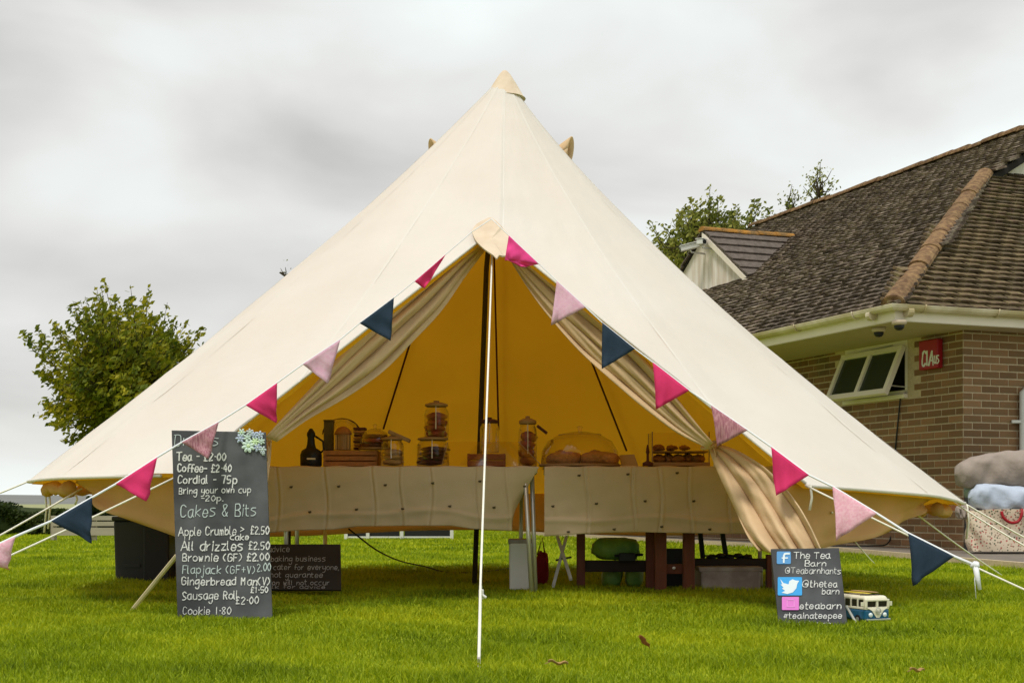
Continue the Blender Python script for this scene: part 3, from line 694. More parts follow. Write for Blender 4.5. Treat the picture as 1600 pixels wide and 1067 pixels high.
# small social board
TL, TR, BR, BL = (1204.5, 857), (1311, 855.5), (1324.5, 979), (1217.5, 980)
mp3, n3 = board_map(TL, TR, BR, BL, 5.88, 6.02)
sb = thing('social_board', G_(1270, 5.88), 'small leaning grey chalkboard with blue and pink icons right of the tent door', 'chalkboard')
board_slab(mp3, n3, TL, TR, BR, BL, .010).build('panel', M['board'], sb, bevel=.002)
for t_, x0, yb, cap, x1, th in (('The Tea', 1240, 872.5, 9.5, 1297, 1.3), ('Barn', 1256, 884.5, 8.5, 1292, 1.3), ('@Teabarnhants', 1227, 895.5, 9, 1314, 1.0), ('@thetea', 1254, 917, 10, 1309, 1.3), ('barn', 1283, 928, 9.5, 1312, 1.3),
                                ('eteabarn', 1248, 951, 9.5, 1315, 1.4), ('#teainateepee', 1224, 966, 8.5, 1316, 1.3), ('#teabarn', 1226, 978.5, 8.5, 1299, 1.2)):
    write(sb, mp3, t_, x0, yb, cap, x1, th=th*.88, slope=.01 if '@T' in t_ else 0, mt='chalk')
M['icb'] = mat('soft_blue_print', (.10, .30, .62), .6); M['ict'] = mat('sky_blue_print', (.05, .36, .80), .6); M['icp'] = mat('pink_card', (.72, .20, .62), .6); M['icw'] = mat('white_print', (.72, .80, .86), .6)
def plate(pts, off, mt, name, par=sb, mp=mp3, nn=n3): 
    m = MB(); m.poly([mp(x, y, off) for x, y in pts], -nn*.0008); return m.build(name, M[mt], par)
def rrect(x0, y0, x1, y1, r=2.0):
    o = []
    for cx, cy, a0 in ((x1-r, y1-r, 0), (x0+r, y1-r, 90), (x0+r, y0+r, 180), (x1-r, y0+r, 270)):
        for k in range(4): a = R(a0+30*k); o.append((cx+r*math.cos(a), cy+r*math.sin(a)))
    return o[::-1]
plate(rrect(1213.5, 861.5, 1235.5, 881), .003, 'icb', 'social_icon')
m = MB(); 
write(sb, mp3, 'f', 1219, 879, 14, 1233, th=2.6, off=.0045, mt='icw')
plate([(x, y) for x, y in rrect(1215, 901.5, 1253, 930, 1.6)], .003, 'ict', 'social_icon')
bird = [(1219, 905), (1224, 911), (1232, 913), (1233, 908), (1238, 905), (1243, 907), (1248.5, 907.5), (1245.5, 912), (1244, 919), (1238.5, 925.5), (1230, 928), (1221, 926), (1226.5, 923), (1221.5, 919.5), (1224, 918), (1219.5, 913), (1222, 913)]
plate(bird[::-1], .0045, 'icw', 'bird_logo')
plate(rrect(1221.5, 932.5, 1248, 953, 1.2), .005, 'icp', 'social_icon')
M['icp2'] = mat('paler_pink_print', (.80, .34, .72), .6)
for s_ in (0,):
    m = MB(); q0 = []
    for (x0, y0, x1, y1) in ((1229, 937, 1241, 938), (1229, 948, 1241, 949), (1229, 937, 1230, 949), (1240, 937, 1241, 949)):
        m.poly([mp3(x, y, .0065) for x, y in ((x0, y1), (x1, y1), (x1, y0), (x0, y0))], -n3*.0005)
    m.build('camera_logo', M['icp2'], sb)
m = MB(); a = mp3(1319, 945, -.01); b = P(1338, 972, 5.99); b.z = 0; m.tube([P(1322, 946, 6.02), b], .0055, 6); m.build('prop_leg', M['white'], sb)

# ------------------------------------------------------------------ toy camper van
M['vanblue'] = mat('glossy_teal_blue_paint', (.012, .10, .20), .25, spec=.5); M['vancream'] = mat('cream_paint', (.74, .70, .55), .3, spec=.5); M['vanwin'] = mat('dark_toy_window', (.02, .015, .012), .2)
M['lamp'] = mat('pale_lamp_glass', (.75, .82, .85), .2); M['chrome'] = mat('dull_chrome', (.5, .52, .5), .3, metal=.7); M['surf'] = mat('yellow_surfboard', (.55, .42, .04), .5); M['tan_t'] = mat('toy_tan_interior', (.35, .22, .09), .6)
vo = G_(1371, 5.98); van = thing('toy_camper_van', vo, 'blue and cream toy camper van standing on the grass beside the small icon board', 'toy van')
Rv = Matrix.Rotation(R(24), 3, 'Z')       # front faces -Y, turned to the right
def V_(x, y, z): return vo + Rv @ Vector((x, y, z))
VW, VL = .128, .25
def vbox(c, s, name, mt, bev=.0, taper=1, parent=van, smooth=False):
    m = MB(); m.box(V_(*c), s, M3=Rv, taper=taper); return m.build(name, M[mt], parent, bevel=bev)
yf = 0.0
vbox((0, VL/2, .038), (VW, VL, .050), 'lower_body', 'vanblue', .010)
# cabin with real window openings: pillars, roof, rear and inside
vbox((0, VL/2, .066), (VW*.985, VL*.99, .010), 'waist_panel', 'vancream', .002)
for sx in (-1, 1):
    for k in range(6):
        vbox((sx*VW*.465, .008+(VL-.02)*k/5, .086), (.006, .008 if k else .012, .036), 'pillar', 'vancream')
    vbox((sx*VW*.455, VL*.5, .085), (.002, VL*.9, .028), 'side_window', 'vanwin')
vbox((0, .004, .086), (.010, .008, .036), 'pillar', 'vancream')
for sx in (-1, 1): vbox((sx*.030, .007, .087), (.044, .003, .026), 'windscreen', 'vanwin', .001)
for sx in (-1, 1): vbox((sx*.0575, .003, .086), (.011, .009, .036), 'pillar', 'vancream', .002)
vbox((0, .0035, .0995), (VW*.96, .009, .008), 'header_rail', 'vancream', .002)
vbox((0, VL-.005, .086), (VW*.96, .006, .036), 'rear_panel', 'tan_t')
vbox((0, VL/2, .109), (VW*.97, VL*.99, .018), 'roof', 'vancream', .008, taper=.90)
m = MB(); m.poly([V_(-.052, -.001, .067), V_(-.03, -.0035, .056), V_(-.008, -.0045, .026), V_(.008, -.0045, .026), V_(.03, -.0035, .056), V_(.052, -.001, .067)], Rv @ Vector((0, .004, 0))); m.build('front_vee', M['vancream'], van)
m = MB(); m.tube([V_(.0135*math.cos(a), -.0065, .053+.0135*math.sin(a)) for a in [2*math.pi*k/20 for k in range(21)]], .0013, 5)
for pts in (((-.009, .060), (0, .052), (.009, .060)), ((-.010, .053), (-.005, .043), (0, .051), (.005, .043), (.010, .053))): m.tube([V_(x, -.0068, z) for x, z in pts], .0012, 5)
m.build('front_badge', M['chrome'], van)
for sx in (-1, 1):
    m = MB(); m.blob(V_(sx*.037, -.002, .038), (.021, .010, .019), wob=0, M3=Rv); m.build('headlight', M['lamp'], van, smooth=True)
vbox((0, -.006, .018), (VW*.98, .008, .008), 'bumper', 'chrome', .002)
for sx in (-1, 1):
    m = MB(); m.box(V_(sx*.074, .006, .084), (.016, .003, .018), M3=Rv); m.tube([V_(sx*.06, .006, .078), V_(sx*.07, .006, .082)], .0015, 4); m.build('door_mirror', M['vancream'], van, bevel=.001)
    for y_ in (.05, .20):
        m = MB(); m.tube([V_(sx*.048, y_, .018), V_(sx*.066, y_, .018)], .019, 14); wl = m.build('wheel', M['black'], van, smooth=False)
        m = MB(); m.tube([V_(sx*.064, y_, .018), V_(sx*.068, y_, .018)], .010, 10); m.build('hubcap', M['chrome'], wl)
for k, (sx, mt) in enumerate(((-.02, 'surf'), (.018, 'tan_t'))):
    m = MB(); m.blob(V_(sx, .11, .127+.004*k), (.034, .19, .006), wob=0, M3=Rv); o = m.build('surfboard', M[mt], van, smooth=True)
vbox((0, .05, .121), (VW*.8, .004, .004), 'roof_rack', 'black'); vbox((0, .18, .121), (VW*.8, .004, .004), 'roof_rack', 'black')

# ------------------------------------------------------------------ tables under cloths
TD = 8.05; TZ = .722
def table(x0, x1, label, clabel, creases, hem, dots, side_drop, legs):
    t = thing('trestle_table', ((x0+x1)/2, TD+.32, 0), label, 'table', 'trestle tables in the tent')
    m = MB(); m.box(((x0+x1)/2, TD+.32, TZ-.018), (x1-x0-.02, .60, .03)); m.build('tabletop', M['white'], t)
    for lx, ly, mt in legs:
        m = MB(); m.tube([(lx[0], TD+.05+ly, TZ-.04), (lx[1], TD+.05+ly, 0)], .013, 8); m.build('leg', M[mt], t, smooth=True)
    m = MB(); wd = x1-x0
    def fn(u, v):
        x = lerp(x0, x1, u); s = v*1.0
        px = 800+F*x/TD
        zb = interp(hem, 0)[1]
        for i in range(1, len(hem)):
            if hem[i-1][0] <= px <= hem[i][0]: zb = lerp(hem[i-1][1], hem[i][1], (px-hem[i-1][0])/(hem[i][0]-hem[i-1][0])); break
        else: zb = hem[0][1] if px < hem[0][0] else hem[-1][1]
        zbw = EYE+(HZ-zb)/F*TD
        if s < .3: return Vector((x, TD+.60*(1-s/.3), TZ+.004+.003*math.sin(x*30)))
        q = (s-.3)/.7
        z = lerp(TZ, zbw, q)
        y = TD-.012*math.sin(min(q*6, 1.57))
        for c in creases:
            dx = (px-c-3*math.sin(q*4+c))/3.2; y += .006*math.exp(-dx*dx*2.2)-.004*math.exp(-(dx-1.1)**2*2)
        y -= .008*q*q*math.sin(px*.045+1.3*math.sin(px*.012)) + .005*math.sin(px*.031+q*5)*q + .003*N(px*.05, q*5)*2*q
        for zc in (zb-22,):
            pz = HZ-(z-EYE)/TD*F; dz = (pz-zc-3*math.sin(px*.035))/2.6; y -= .010*math.exp(-dz*dz) if dz < 0 else .010*math.exp(-dz*dz*.2)-.0
        ins = side_drop(px, q)
        return Vector((x+ins, y+abs(ins)*.6, z))
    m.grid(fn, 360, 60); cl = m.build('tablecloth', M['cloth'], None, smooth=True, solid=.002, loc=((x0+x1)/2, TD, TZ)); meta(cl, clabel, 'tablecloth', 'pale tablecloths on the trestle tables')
    for k, (dx, dy) in enumerate(dots):
        m = MB(); c = P(dx, dy, TD-.034); m.blob(c, (.020, .004, .011), n=8, m=6, wob=.15, seed=k); m.tube([c+Vector((-.010, 0, .004)), c+Vector((.010, 0, .007))], .002, 4); m.build('printed_motif', M['motif'], cl)
    return t
def drL(px, q):
    s_ = 0
    if px > 800: s_ -= (px-800)/40*.15*q*1.0
    return s_
def drR(px, q):
    return 0.0
table(-1.50, .155, 'long folding table under the pale cloth on the left of the opening', 'pale motif tablecloth on the left table, its right corner pulled in',
      (433, 508, 583, 626, 672, 745, 790), [(380, 832), (420, 832), (470, 828), (520, 827), (560, 822), (640, 821), (705, 821), (740, 826), (800, 829), (842, 806)],
      ((455, 761), (529, 760), (602, 758), (676, 755), (750, 752), (484, 800), (557, 796), (629, 795), (703, 791), (772, 793), (820, 760)), drL,
      (((-1.30, -1.30), 0, 'metalw'), ((-1.30, -1.31), .45, 'metalw'), ((.075, .112), -.03, 'metalw'), ((.115, .135), .03, 'metalw'), ((.06, .05), .5, 'metalw')))
table(.185, 1.62, 'folding table under the pale cloth on the right of the opening', 'pale motif tablecloth on the right table behind the gathered door flap',
      (916, 990, 1030, 1078, 1140), [(845, 838), (900, 834), (950, 832), (1000, 831), (1100, 833), (1170, 834), (1250, 834)],
      ((905, 743), (981, 741), (1058, 739), (864, 791), (932, 787), (1008, 783), (1084, 783), (888, 831), (960, 827), (1034, 823), (1109, 827)), drR,
      (((1.50, 1.52), .05, 'metalw'), ((1.50, 1.52), .5, 'metalw')))

# ------------------------------------------------------------------ food and jars on the tables
BZ = TZ+.008
def onT(px, d): return Vector(((px-800)/F*d, d, BZ))
def sz(pxn, d): return pxn/F*d
D1 = 8.3
def zat(py, d): return EYE+(HZ-py)/F*d
def jar(x0, x1, ytop, ybot, d, label, fill, fillmat, lid='lidtan', tilt=0, group='glass jars on the tables', lidlabel=None):
    cx = (x0+x1)/2; r = sz(x1-x0, d)/2; zb = BZ if ybot > 725 else zat(ybot, d); zt = zat(ytop, d); h = zt-zb
    t = thing('glass_jar', (onT(cx, d).x, d, zb), label, 'jar', group); c = Vector((onT(cx, d).x, d, zb))
    m = MB(); m.lathe([(r*.93, .0), (r, .01), (r, h*.66), (r*.93, h*.74), (r*.80, h*.80), (r*.80, h*.85)], c, 24); m.build('glass_body', M['glass'], t, smooth=True)
    if fill > 0:
        m = MB(); k = 0; n = max(2, int(fill*5)); rr = random.Random(int(cx))
        for q in range(n):
            m.blob(c+Vector((rr.uniform(-.15, .15)*r, rr.uniform(-.1, .1)*r, .012+h*.64*fill*(q+.5)/n)), (r*1.78, r*1.78, h*.64*fill/n*1.45), wob=.10, seed=q+int(cx), n=16, m=8)
        m.build('contents', M[fillmat], t, smooth=True)
    m = MB(); m.tube([c+Vector((0, -r*1.0, h*.25)), c+Vector((0, -r*1.0, h*.7)), c+Vector((0, -r*.85, h*.84))], .0035, 5); m.build('clasp', M['metalw'], t)
    m = MB(); T3 = Matrix.Rotation(tilt, 3, 'Y'); lc = c+Vector((math.sin(tilt)*h*.12, 0, h*.84))
    m.lathe([(r*.86, 0), (r*.95, h*.02), (r*.92, h*.07), (r*.5, h*.11), (r*.22, h*.12), (r*.26, h*.155), (r*.05, h*.165)], lc, 20, tilt=T3); m.build('lid', M[lid], t, smooth=True)
    return t
def crate(x0, x1, y0, d, label, nb, mt='wicker', dep=.22):
    w_ = sz(x1-x0, d); zt = zat(y0, d); c = onT((x0+x1)/2, d); hh = zt-BZ
    t = thing('wooden_crate', c, label, 'crate')
    for k in range(nb):
        z = BZ+hh*(k+.5)/nb
        for sy in (0, dep):
            m = MB(); m.box((c.x, d+sy, z), (w_, .010, hh/nb*.82)); m.build('slat', M[mt], t, bevel=.002)
    for sx in (-1, 1):
        m = MB(); m.box((c.x+sx*(w_/2-.008), d+dep/2, BZ+hh/2), (.012, dep, hh*.96)); m.build('end_board', M[mt], t)
    m = MB(); m.box((c.x, d+dep/2, zt-.012), (w_*.96, dep*.94, .008)); m.build('base', M[mt], t)
    return t
# black coffee urn / pot at far left
c = onT(486, D1); t = thing('coffee_pot', c, 'black pot with a tall neck at the left end of the left table', 'coffee pot')
m = MB(); m.lathe([(.058, 0), (.064, .01), (.064, .07), (.055, .095), (.03, .11), (.024, .13), (.02, .17), (.026, .185), (.024, .20), (.008, .225)], c, 20); m.build('body', M['black'], t, smooth=True)
m = MB(); m.tube([c+Vector((.055, 0, .08)), c+Vector((.075, 0, .10)), c+Vector((.07, 0, .15)), c+Vector((.025, 0, .18))], .006, 6); m.build('handle', M['black'], t, smooth=True)
m = MB(); m.box(c+Vector((.01, -.066, .045)), (.05, .003, .010)); m.build('nameplate', M['metalw'], t)
crate(505, 590, 703, D1-.02, 'low honey coloured slatted wooden crate next to the black pot', 3)
zc = zat(702, D1)
def onC(px, z=None, d=D1+.08): return Vector((onT(px, d).x, d, zc if z is None else z))
# jar of honey-coloured things with a domed lid, on the crate
c = onC(536); t = thing('candle_jar', c, 'small ribbed jar with a domed brown lid standing on the honey coloured crate', 'jar')
for k in range(5): m = MB(); m.box(c+Vector((-.036+.018*k, -.03, .045)), (.011, .02, .085)); m.build('rib', M['paper'], t)
m = MB(); m = MB(); m.lathe([(.045, 0), (.045, .09)], c, 18); m.build('body', M['lidtan'], t, smooth=False)
m = MB(); m.lathe([(.052, .09), (.050, .105), (.034, .128), (.012, .14)], c, 18); m.build('lid', M['wicker'], t, smooth=True)
c = onC(514, d=D1+.14); t = thing('biscuit_tin', c, 'dark olive rectangular tin behind the ribbed jar', 'tin')
m = MB(); m.box(c+Vector((0, 0, .085)), (.055, .06, .17)); M['olive'] = mat('olive_tin', (.09, .07, .02), .5, var=.2); m.build('body', M['olive'], t, bevel=.004); m = MB(); m.box(c+Vector((0, 0, .176)), (.059, .064, .012)); m.build('lid', M['olive'], t, bevel=.003)
c = onC(534, d=D1+.22); t = thing('display_dome', c, 'brown arched hoop rising behind the ribbed jar', 'display dome')
m = MB(); m.tube([c+Vector((math.cos(a)*.115, 0, .10+math.sin(a)*.095)) for a in [math.pi*k/14 for k in range(15)]], .004, 6); m.build('rim', M['choc'], t)
m = MB(); m.lathe([(.113, 0), (.113, .10), (.09, .16), (.04, .19)], c, 24); m.build('glass_dome', M['glass'], t, smooth=True)
c = onC(563, d=D1+.12)
for k in range(7):
    m = MB(); m.box(c+Vector((.002*math.sin(k*2), 0, .010+.0195*k)), (.072, .09, .014)); 
    if k == 0: t = thing('boxed_bars', c, 'striped stack of boxed bars between the ribbed jar and the cake dome', 'box stack')
    m.build('box_layer', M['choc' if k % 2 == 0 else 'wicker'], t, bevel=.002)
# chocolate cake under dome
c = onC(586, d=D1+.03); t = thing('cake_dome', c, 'glass dome over a dark chocolate cake left of the biscuit jars', 'cake dome')
m = MB(); m.lathe([(.095, 0), (.10, .008), (.09, .012)], c, 28); m.build('plate', M['lidtan'], t, smooth=True)
for k in range(3): m = MB(); m.lathe([(.074, .014+.026*k), (.078, .02+.026*k), (.078, .032+.026*k), (.074, .037+.026*k)], c, 26); m.build('cake_layer', M['choc' if k != 1 else 'cookie'], t, smooth=True)
m = MB(); m.lathe([(.092, .012), (.09, .06), (.07, .10), (.03, .122), (.008, .126), (.008, .135), (.014, .146), (.004, .152)], c, 28); m.build('glass_dome', M['glass'], t, smooth=True)
t = jar(594, 631, 680, 728, D1-.06, 'squat glass jar with pale lid and wrapped sweets right of the cake dome', .7, 'paper')
c = Vector((onT(624, D1-.03).x, D1-.03, zat(682, D1))); m = MB(); m.box(c, (.135, .11, .022), M3=Matrix.Rotation(R(24), 3, 'Y')); o = m.build('tray_lid', M['lidtan'], None, bevel=.004, loc=c); meta(o, 'tilted flat tan lid leaning over the squat glass jar', 'lid')
t = jar(651, 702, 680, 728, D1-.05, 'lower of the two stacked jars, holding dark chocolate cookies', .85, 'choc')
t = jar(663, 701, 626, 686, D1-.05, 'upper of the two stacked jars, holding reddish brown cookies', .95, 'cookie')
crate(730, 790, 708, D1-.03, 'dark brown slatted crate behind the white front guy rope', 2, 'cookie', dep=.15)
t = jar(750, 780, 652, 707, D1+.02, 'empty clear jar with a dark pointed lid standing on the dark crate', 0, 'choc', lid='choc')
t = jar(810, 839, 650, 728, D1, 'tall jar of red brown biscuits at the right end of the left table', .97, 'cookie')
c = Vector((onT(847, D1).x, D1, zat(671, D1))); m = MB(); m.box(c, (.075, .07, .014), M3=Matrix.Rotation(R(38), 3, 'Y')); o = m.build('jar_lid', M['choc'], None, bevel=.003, loc=c); meta(o, 'dark flip lid tilted off the tall biscuit jar', 'lid')
# sloping clear guard
m = MB(); a = P(810, 690, D1-.12); b = P(846, 727, D1-.2); c_ = P(700, 690, D1-.12); d_ = P(690, 727, D1-.2)
m.poly([a, b, d_, c_], (0, .004, 0)); t = thing('sneeze_guard', onT(770, D1-.16), 'sloping clear plastic guard in front of the dark crate', 'food guard'); m.build('clear_panel', M['glass'], t)
m = MB(); m.tube([a, b], .0025, 5); m.tube([c_, d_], .0018, 5); m.build('panel_edge', M['lidtan'], t)
# large dome with two pies
c = onT(906, D1); t = thing('cake_dome', c, 'wide low glass dome over two golden pies on the right table', 'cake dome')
m = MB(); m.lathe([(.235, 0), (.245, .010), (.235, .016)], c, 40, sy=.7); m.build('board', M['lidtan'], t, smooth=True)
for k, (px, r) in enumerate(((882, .105), (936, .115))):
    m = MB(); m.blob(onT(px, D1-.04*k)+Vector((0, 0, .045)), (r*2, r*1.6, .085), wob=.05, seed=k, power=.75, n=24, m=10); m.build('pie', M['pie'], t, smooth=True)
    m = MB(); m.blob(onT(px-6, D1-.04*k)+Vector((0, 0, .085)), (.06, .05, .022), wob=.25, seed=k+9); m.build('pastry_leaf', M['pie'], t, smooth=True)
m = MB(); m.lathe([(.23, .016), (.225, .09), (.19, .15), (.12, .19), (.05, .205), (.012, .207), (.012, .22), (.02, .235), (.005, .24)], c, 40, sy=.7); m.build('glass_dome', M['glass'], t, smooth=True)
m = MB(); m.tube([c+Vector((math.cos(a)*.125, -math.sin(a)*.08, .188)) for a in [math.pi*k/12 for k in range(13)]], .0025, 5); m.build('rim', M['lidtan'], t)
# paper, glass case with pastries
c = onT(984, D1); m = MB(); m.poly([c+Vector((-.05, -.02, 0)), c+Vector((.05, -.02, 0)), c+Vector((.03, .04, .075)), c+Vector((-.06, .04, .07))], (0, .003, 0)); o = m.build('paper_bag', M['paper'], None, loc=c); meta(o, 'small creased kraft paper bag left of the glass case', 'paper bag')
c = onT(1060, D1); t = thing('glass_case', c, 'glass display case of pastries at the right end of the right table', 'display case')
m = MB(); m.box(c+Vector((.0, 0, .012)), (.34, .24, .022)); m.build('base', M['lidtan'], t, bevel=.003)
for sx in (-1, 1):
    for sy in (-1, 1): m = MB(); m.box(c+Vector((sx*.165, sy*.115, .11)), (.006, .006, .18)); m.build('corner_post', M['lidtan'], t)
m = MB(); m.box(c+Vector((0, -.115, .11)), (.33, .003, .17)); m.box(c+Vector((-.165, 0, .11)), (.003, .23, .17)); m.build('glass_panel', M['glass'], t)
m = MB(); m.box(c+Vector((0, 0, .085)), (.32, .22, .008)); m.build('shelf', M['lidtan'], t)
for k in range(5): m = MB(); m.blob(c+Vector((-.12+.058*k, -.04+.03*(k % 2), .044)), (.078, .09, .045+.012*(k % 2)), wob=.25, seed=k+30); m.build('pastry', M['pie'], t, smooth=True)
for k in range(3): m = MB(); m.blob(c+Vector((-.12+.075*k, -.03, .110)), (.062, .07, .036-.006*k), wob=.3, seed=k+50); m.build('scone', M['pie'], t, smooth=True)
c = onT(1012, D1-.12); m = MB(); m.lathe([(.03, 0), (.03, .02), (.008, .03), (.007, .07), (.012, .08), (.004, .125)], c, 14); o = m.build('cake_stand_finial', M['choc'], None, smooth=True, loc=c); o.name = 'pepper_mill'; meta(o, 'slim dark spindle shaped mill left of the glass case', 'pepper mill')

# ------------------------------------------------------------------ under the right-hand table
def gbox(x0, x1, y0, y1, dep, name, label, cat, mt, lid=None, taper=1.0):
    d = EYE*F/(y1-HZ); w_ = sz(x1-x0, d); h_ = (y1-y0)/F*d; c = G_((x0+x1)/2, d)+Vector((0, dep/2, 0))
    t = thing(name, c, label, cat)
    m = MB(); m.box(c+Vector((0, 0, h_/2)), (w_, dep, h_), taper=taper); m.build('body', M[mt], t, bevel=.012)
    if lid: m = MB(); m.box(c+Vector((0, 0, h_-.012)), (w_*1.06*max(1, taper), dep*1.04, .03)); m.build('lid', M[lid], t, bevel=.006)
    return t, c, d, h_
gbox(796, 834, 843, 922, .22, 'storage_bin', 'upright pale grey lidded bin under the gap between the two tables', 'bin', 'white', 'greybox', 1.04)
t, c, d, h_ = gbox(1096, 1188, 886, 923, .30, 'storage_box', 'cloudy plastic storage box under the right table', 'box', 'greybox', 'greybox', 1.03)
gbox(251, 290, 868, 906, .26, 'storage_tub', 'pale plastic tub on the grass between the wheelie bin and the tall menu board', 'tub', 'greybox', None, 1.05)
c = G_(847, 8.9); m = MB(); m.blob(c+Vector((0, 0, .10)), (.09, .12, .20), wob=.12, seed=4, power=.8); m.tube([c+Vector((.02, -.03, .18)), c+Vector((.0, -.03, .30)), c+Vector((-.03, -.03, .19))], .006, 5); o = m.build('red_bag', M['red'], None, smooth=True, loc=c); meta(o, 'dark red cloth bag beside the chrome table legs', 'bag')
t = thing('folded_trestle', G_(877, 8.7), 'crossed pale folding trestle legs left of the brown bench', 'trestle')
for a, b in (((885, 838), (863, 921)), ((871, 838), (892, 905))):
    m = MB(); pa, pb = P(*a, 8.72), P(*b, 8.45); pb.z = max(pb.z, 0); m.tube([pa, pb], .013, 4); m.build('leg', M['white'], t)
m = MB(); m.tube([P(868, 875, 8.6), P(893, 870, 8.6)], .008, 4); m.build('strap', M['black'], t)
# red-brown garden bench / dark table
bd = 8.35
t = thing('garden_bench', G_(1050, bd), 'dark red brown timber bench with heavy posts under the right table', 'bench')
for x0, x1, mt, dd, y0 in ((1009, 1022, 'mahog', 8.45, 830), (1023, 1041, 'mahog', 8.25, 830), (1067, 1085, 'mahog', 8.25, 830), (901, 914, 'mahog', 8.55, 832), (1197, 1210, 'mahog', 8.45, 866)):
    m = MB(); zt = EYE-(y0-HZ)/F*dd; m.box((((x0+x1)/2-800)/F*dd, dd, zt/2), ((x1-x0)/F*dd, .05, zt)); m.build('post', M[mt], t, bevel=.004)
for x0, x1, y0, y1, mt, dd in ((914, 1010, 875, 893, 'darkwood', 8.56), (1084, 1198, 872, 889, 'darkwood', 8.45), (1040, 1068, 881, 896, 'mahog', 8.28)):
    m = MB(); m.box((((x0+x1)/2-800)/F*dd, dd, EYE-((y0+y1)/2-HZ)/F*dd), ((x1-x0)/F*dd+.01, .035, (y1-y0)/F*dd)); m.build('rail', M[mt], t, bevel=.003)
m = MB(); c = P(1053, 887, 8.25); m.blob(c, (.020, .006, .016), wob=.1); m.build('maker_badge', M['metalw'], t)
m = MB(); m.box((P(1054, 905, 8.6).x, 8.6, .12), (.10, .05, .24)); m.build('inner_panel', M['black'], t)
t = thing('folding_chair', G_(1120, 8.9), 'black folded chair leaning behind the bench rail', 'chair')
for a, b in (((1093, 822), (1101, 900)), ((1127, 822), (1140, 905))): m = MB(); m.tube([P(*a, 8.85), P(*b, 8.9)], .020, 4); m.build('leg', M['black'], t)
m = MB(); m.tube([P(1099, 868, 8.87), P(1136, 868, 8.87)], .008, 4); m.build('stretcher', M['black'], t)
m = MB()
for k in range(5): m.blob(P(1112+14*k, 870-2*(k % 2), 8.46), (.06, .05, .03), wob=.2, seed=k)
o = m.build('draped_coat', M['black'], None, smooth=True, loc=P(1140, 870, 8.46)); meta(o, 'crumpled black coat lying along the bench rail', 'coat')
for k, (x0, x1, y0, y1, lab) in enumerate(((940, 972, 888, 921, 'left green carrier bag slumped beneath the bench'), (976, 1004, 884, 920, 'right green carrier bag slumped beneath the bench'), (925, 1000, 842, 872, 'large green bag lying on the bench rail under the right table'))):
    d = 8.75 if k < 2 else 8.6; c = P((x0+x1)/2, y1, d); c.z = max(0, c.z if k == 2 else 0); m = MB(); hh = (y1-y0)/F*d
    m.blob(c+Vector((0, 0, hh/2)), ((x1-x0)/F*d, .14, hh*1.1), wob=.09, seed=k+70, power=.7, n=20, m=12)
    if k < 2: m.tube([c+Vector((-.03, 0, hh*.95)), c+Vector((-.02, 0, hh*1.2)), c+Vector((.02, 0, hh*1.2)), c+Vector((.03, 0, hh*.95))], .005, 5)
    o = m.build('carrier_bag', M['green'], None, smooth=True, loc=c); meta(o, lab, 'bag', 'green bags under the right table')
m = MB(); m.box(P(980, 870, 8.5), (.10, .05, .05)); m.tube([P(960, 868, 8.5), P(1005, 866, 8.5)], .010, 5); c=P(980,870,8.5); o = m.build('hand_tool', M['black'], None, loc=c, bevel=.004); meta(o, 'black boxy tool lying on the bench rail beside the green bag', 'tool')

# ------------------------------------------------------------------ things behind the tent, left
t = thing('wheelie_bin', G_(200, 9.45), 'tall dark grey wheelie bin under the left side of the tent', 'bin')
bx = G_(205, 9.45); m = MB(); m.box(bx+Vector((0, .2, .20)), (.22, .38, .40), taper=1.08); m.build('body', M['bin'], t, bevel=.012)
m = MB(); m.box(bx+Vector((0, .19, .415)), (.25, .44, .028)); m.build('lid', M['bin'], t, bevel=.008)
m = MB(); m.box(bx+Vector((0, .0, .10)), (.12, .01, .02)); m.build('front_rib', M['bin'], t)
for sx in (-1, 1): m = MB(); m.tube([bx+Vector((sx*.09-.01, .38, .04)), bx+Vector((sx*.09+.02, .38, .04))], .04, 14); m.build('wheel', M['black'], t)
t = thing('black_crate', G_(243, 9.2), 'black plastic crate standing right of the wheelie bin', 'crate')
bx = G_(244, 9.3); m = MB(); m.box(bx+Vector((0, .15, .19)), (.17, .30, .38)); m.build('body', M['black'], t, bevel=.01); m = MB(); m.box(bx+Vector((0, .15, .375)), (.18, .31, .02)); m.build('rim', M['black'], t)
# timber barrier and low framed barrier across the lawn
t = thing('timber_barrier', G_(130, 20), 'low weathered timber barrier of horizontal planks left of the wheelie bin', 'barrier')
for y0, y1 in ((805, 813), (814, 822), (823, 837)):
    m = MB(); a = G_(82, 20); b = G_(210, 20); zc_ = EYE-((y0+y1)/2-HZ)/F*20; m.box(((a.x+b.x)/2, 20, zc_), (b.x-a.x, .04, (y1-y0)/F*20*.86)); m.build('plank', M['barrier'], t)
for x in (84, 147, 205): m = MB(); m.box(G_(x, 20.05)+Vector((0, 0, .18)), (.07, .06, .36)); m.build('post', M['barrier'], t)
t = thing('low_barrier', G_(622, 21), 'low black barrier with white posts at the far edge of the lawn', 'barrier')
for x0, x1 in ((543, 572), (578, 624), (632, 704)):
    a = G_(x0, 21); b = G_(x1, 21); m = MB(); m.box(((a.x+b.x)/2, 21, .125), (b.x-a.x, .05, .17)); m.build('black_panel', M['black'], t)
for x in (541, 575, 628, 706): m = MB(); m.box(G_(x, 21)+Vector((0, -.02, .12)), (.05, .06, .24)); m.build('post', M['white'], t)
a = G_(541, 21); b = G_(706, 21); m = MB(); m.box(((a.x+b.x)/2, 20.98, .035), (b.x-a.x, .03, .025)); m.build('rail', M['white'], t)
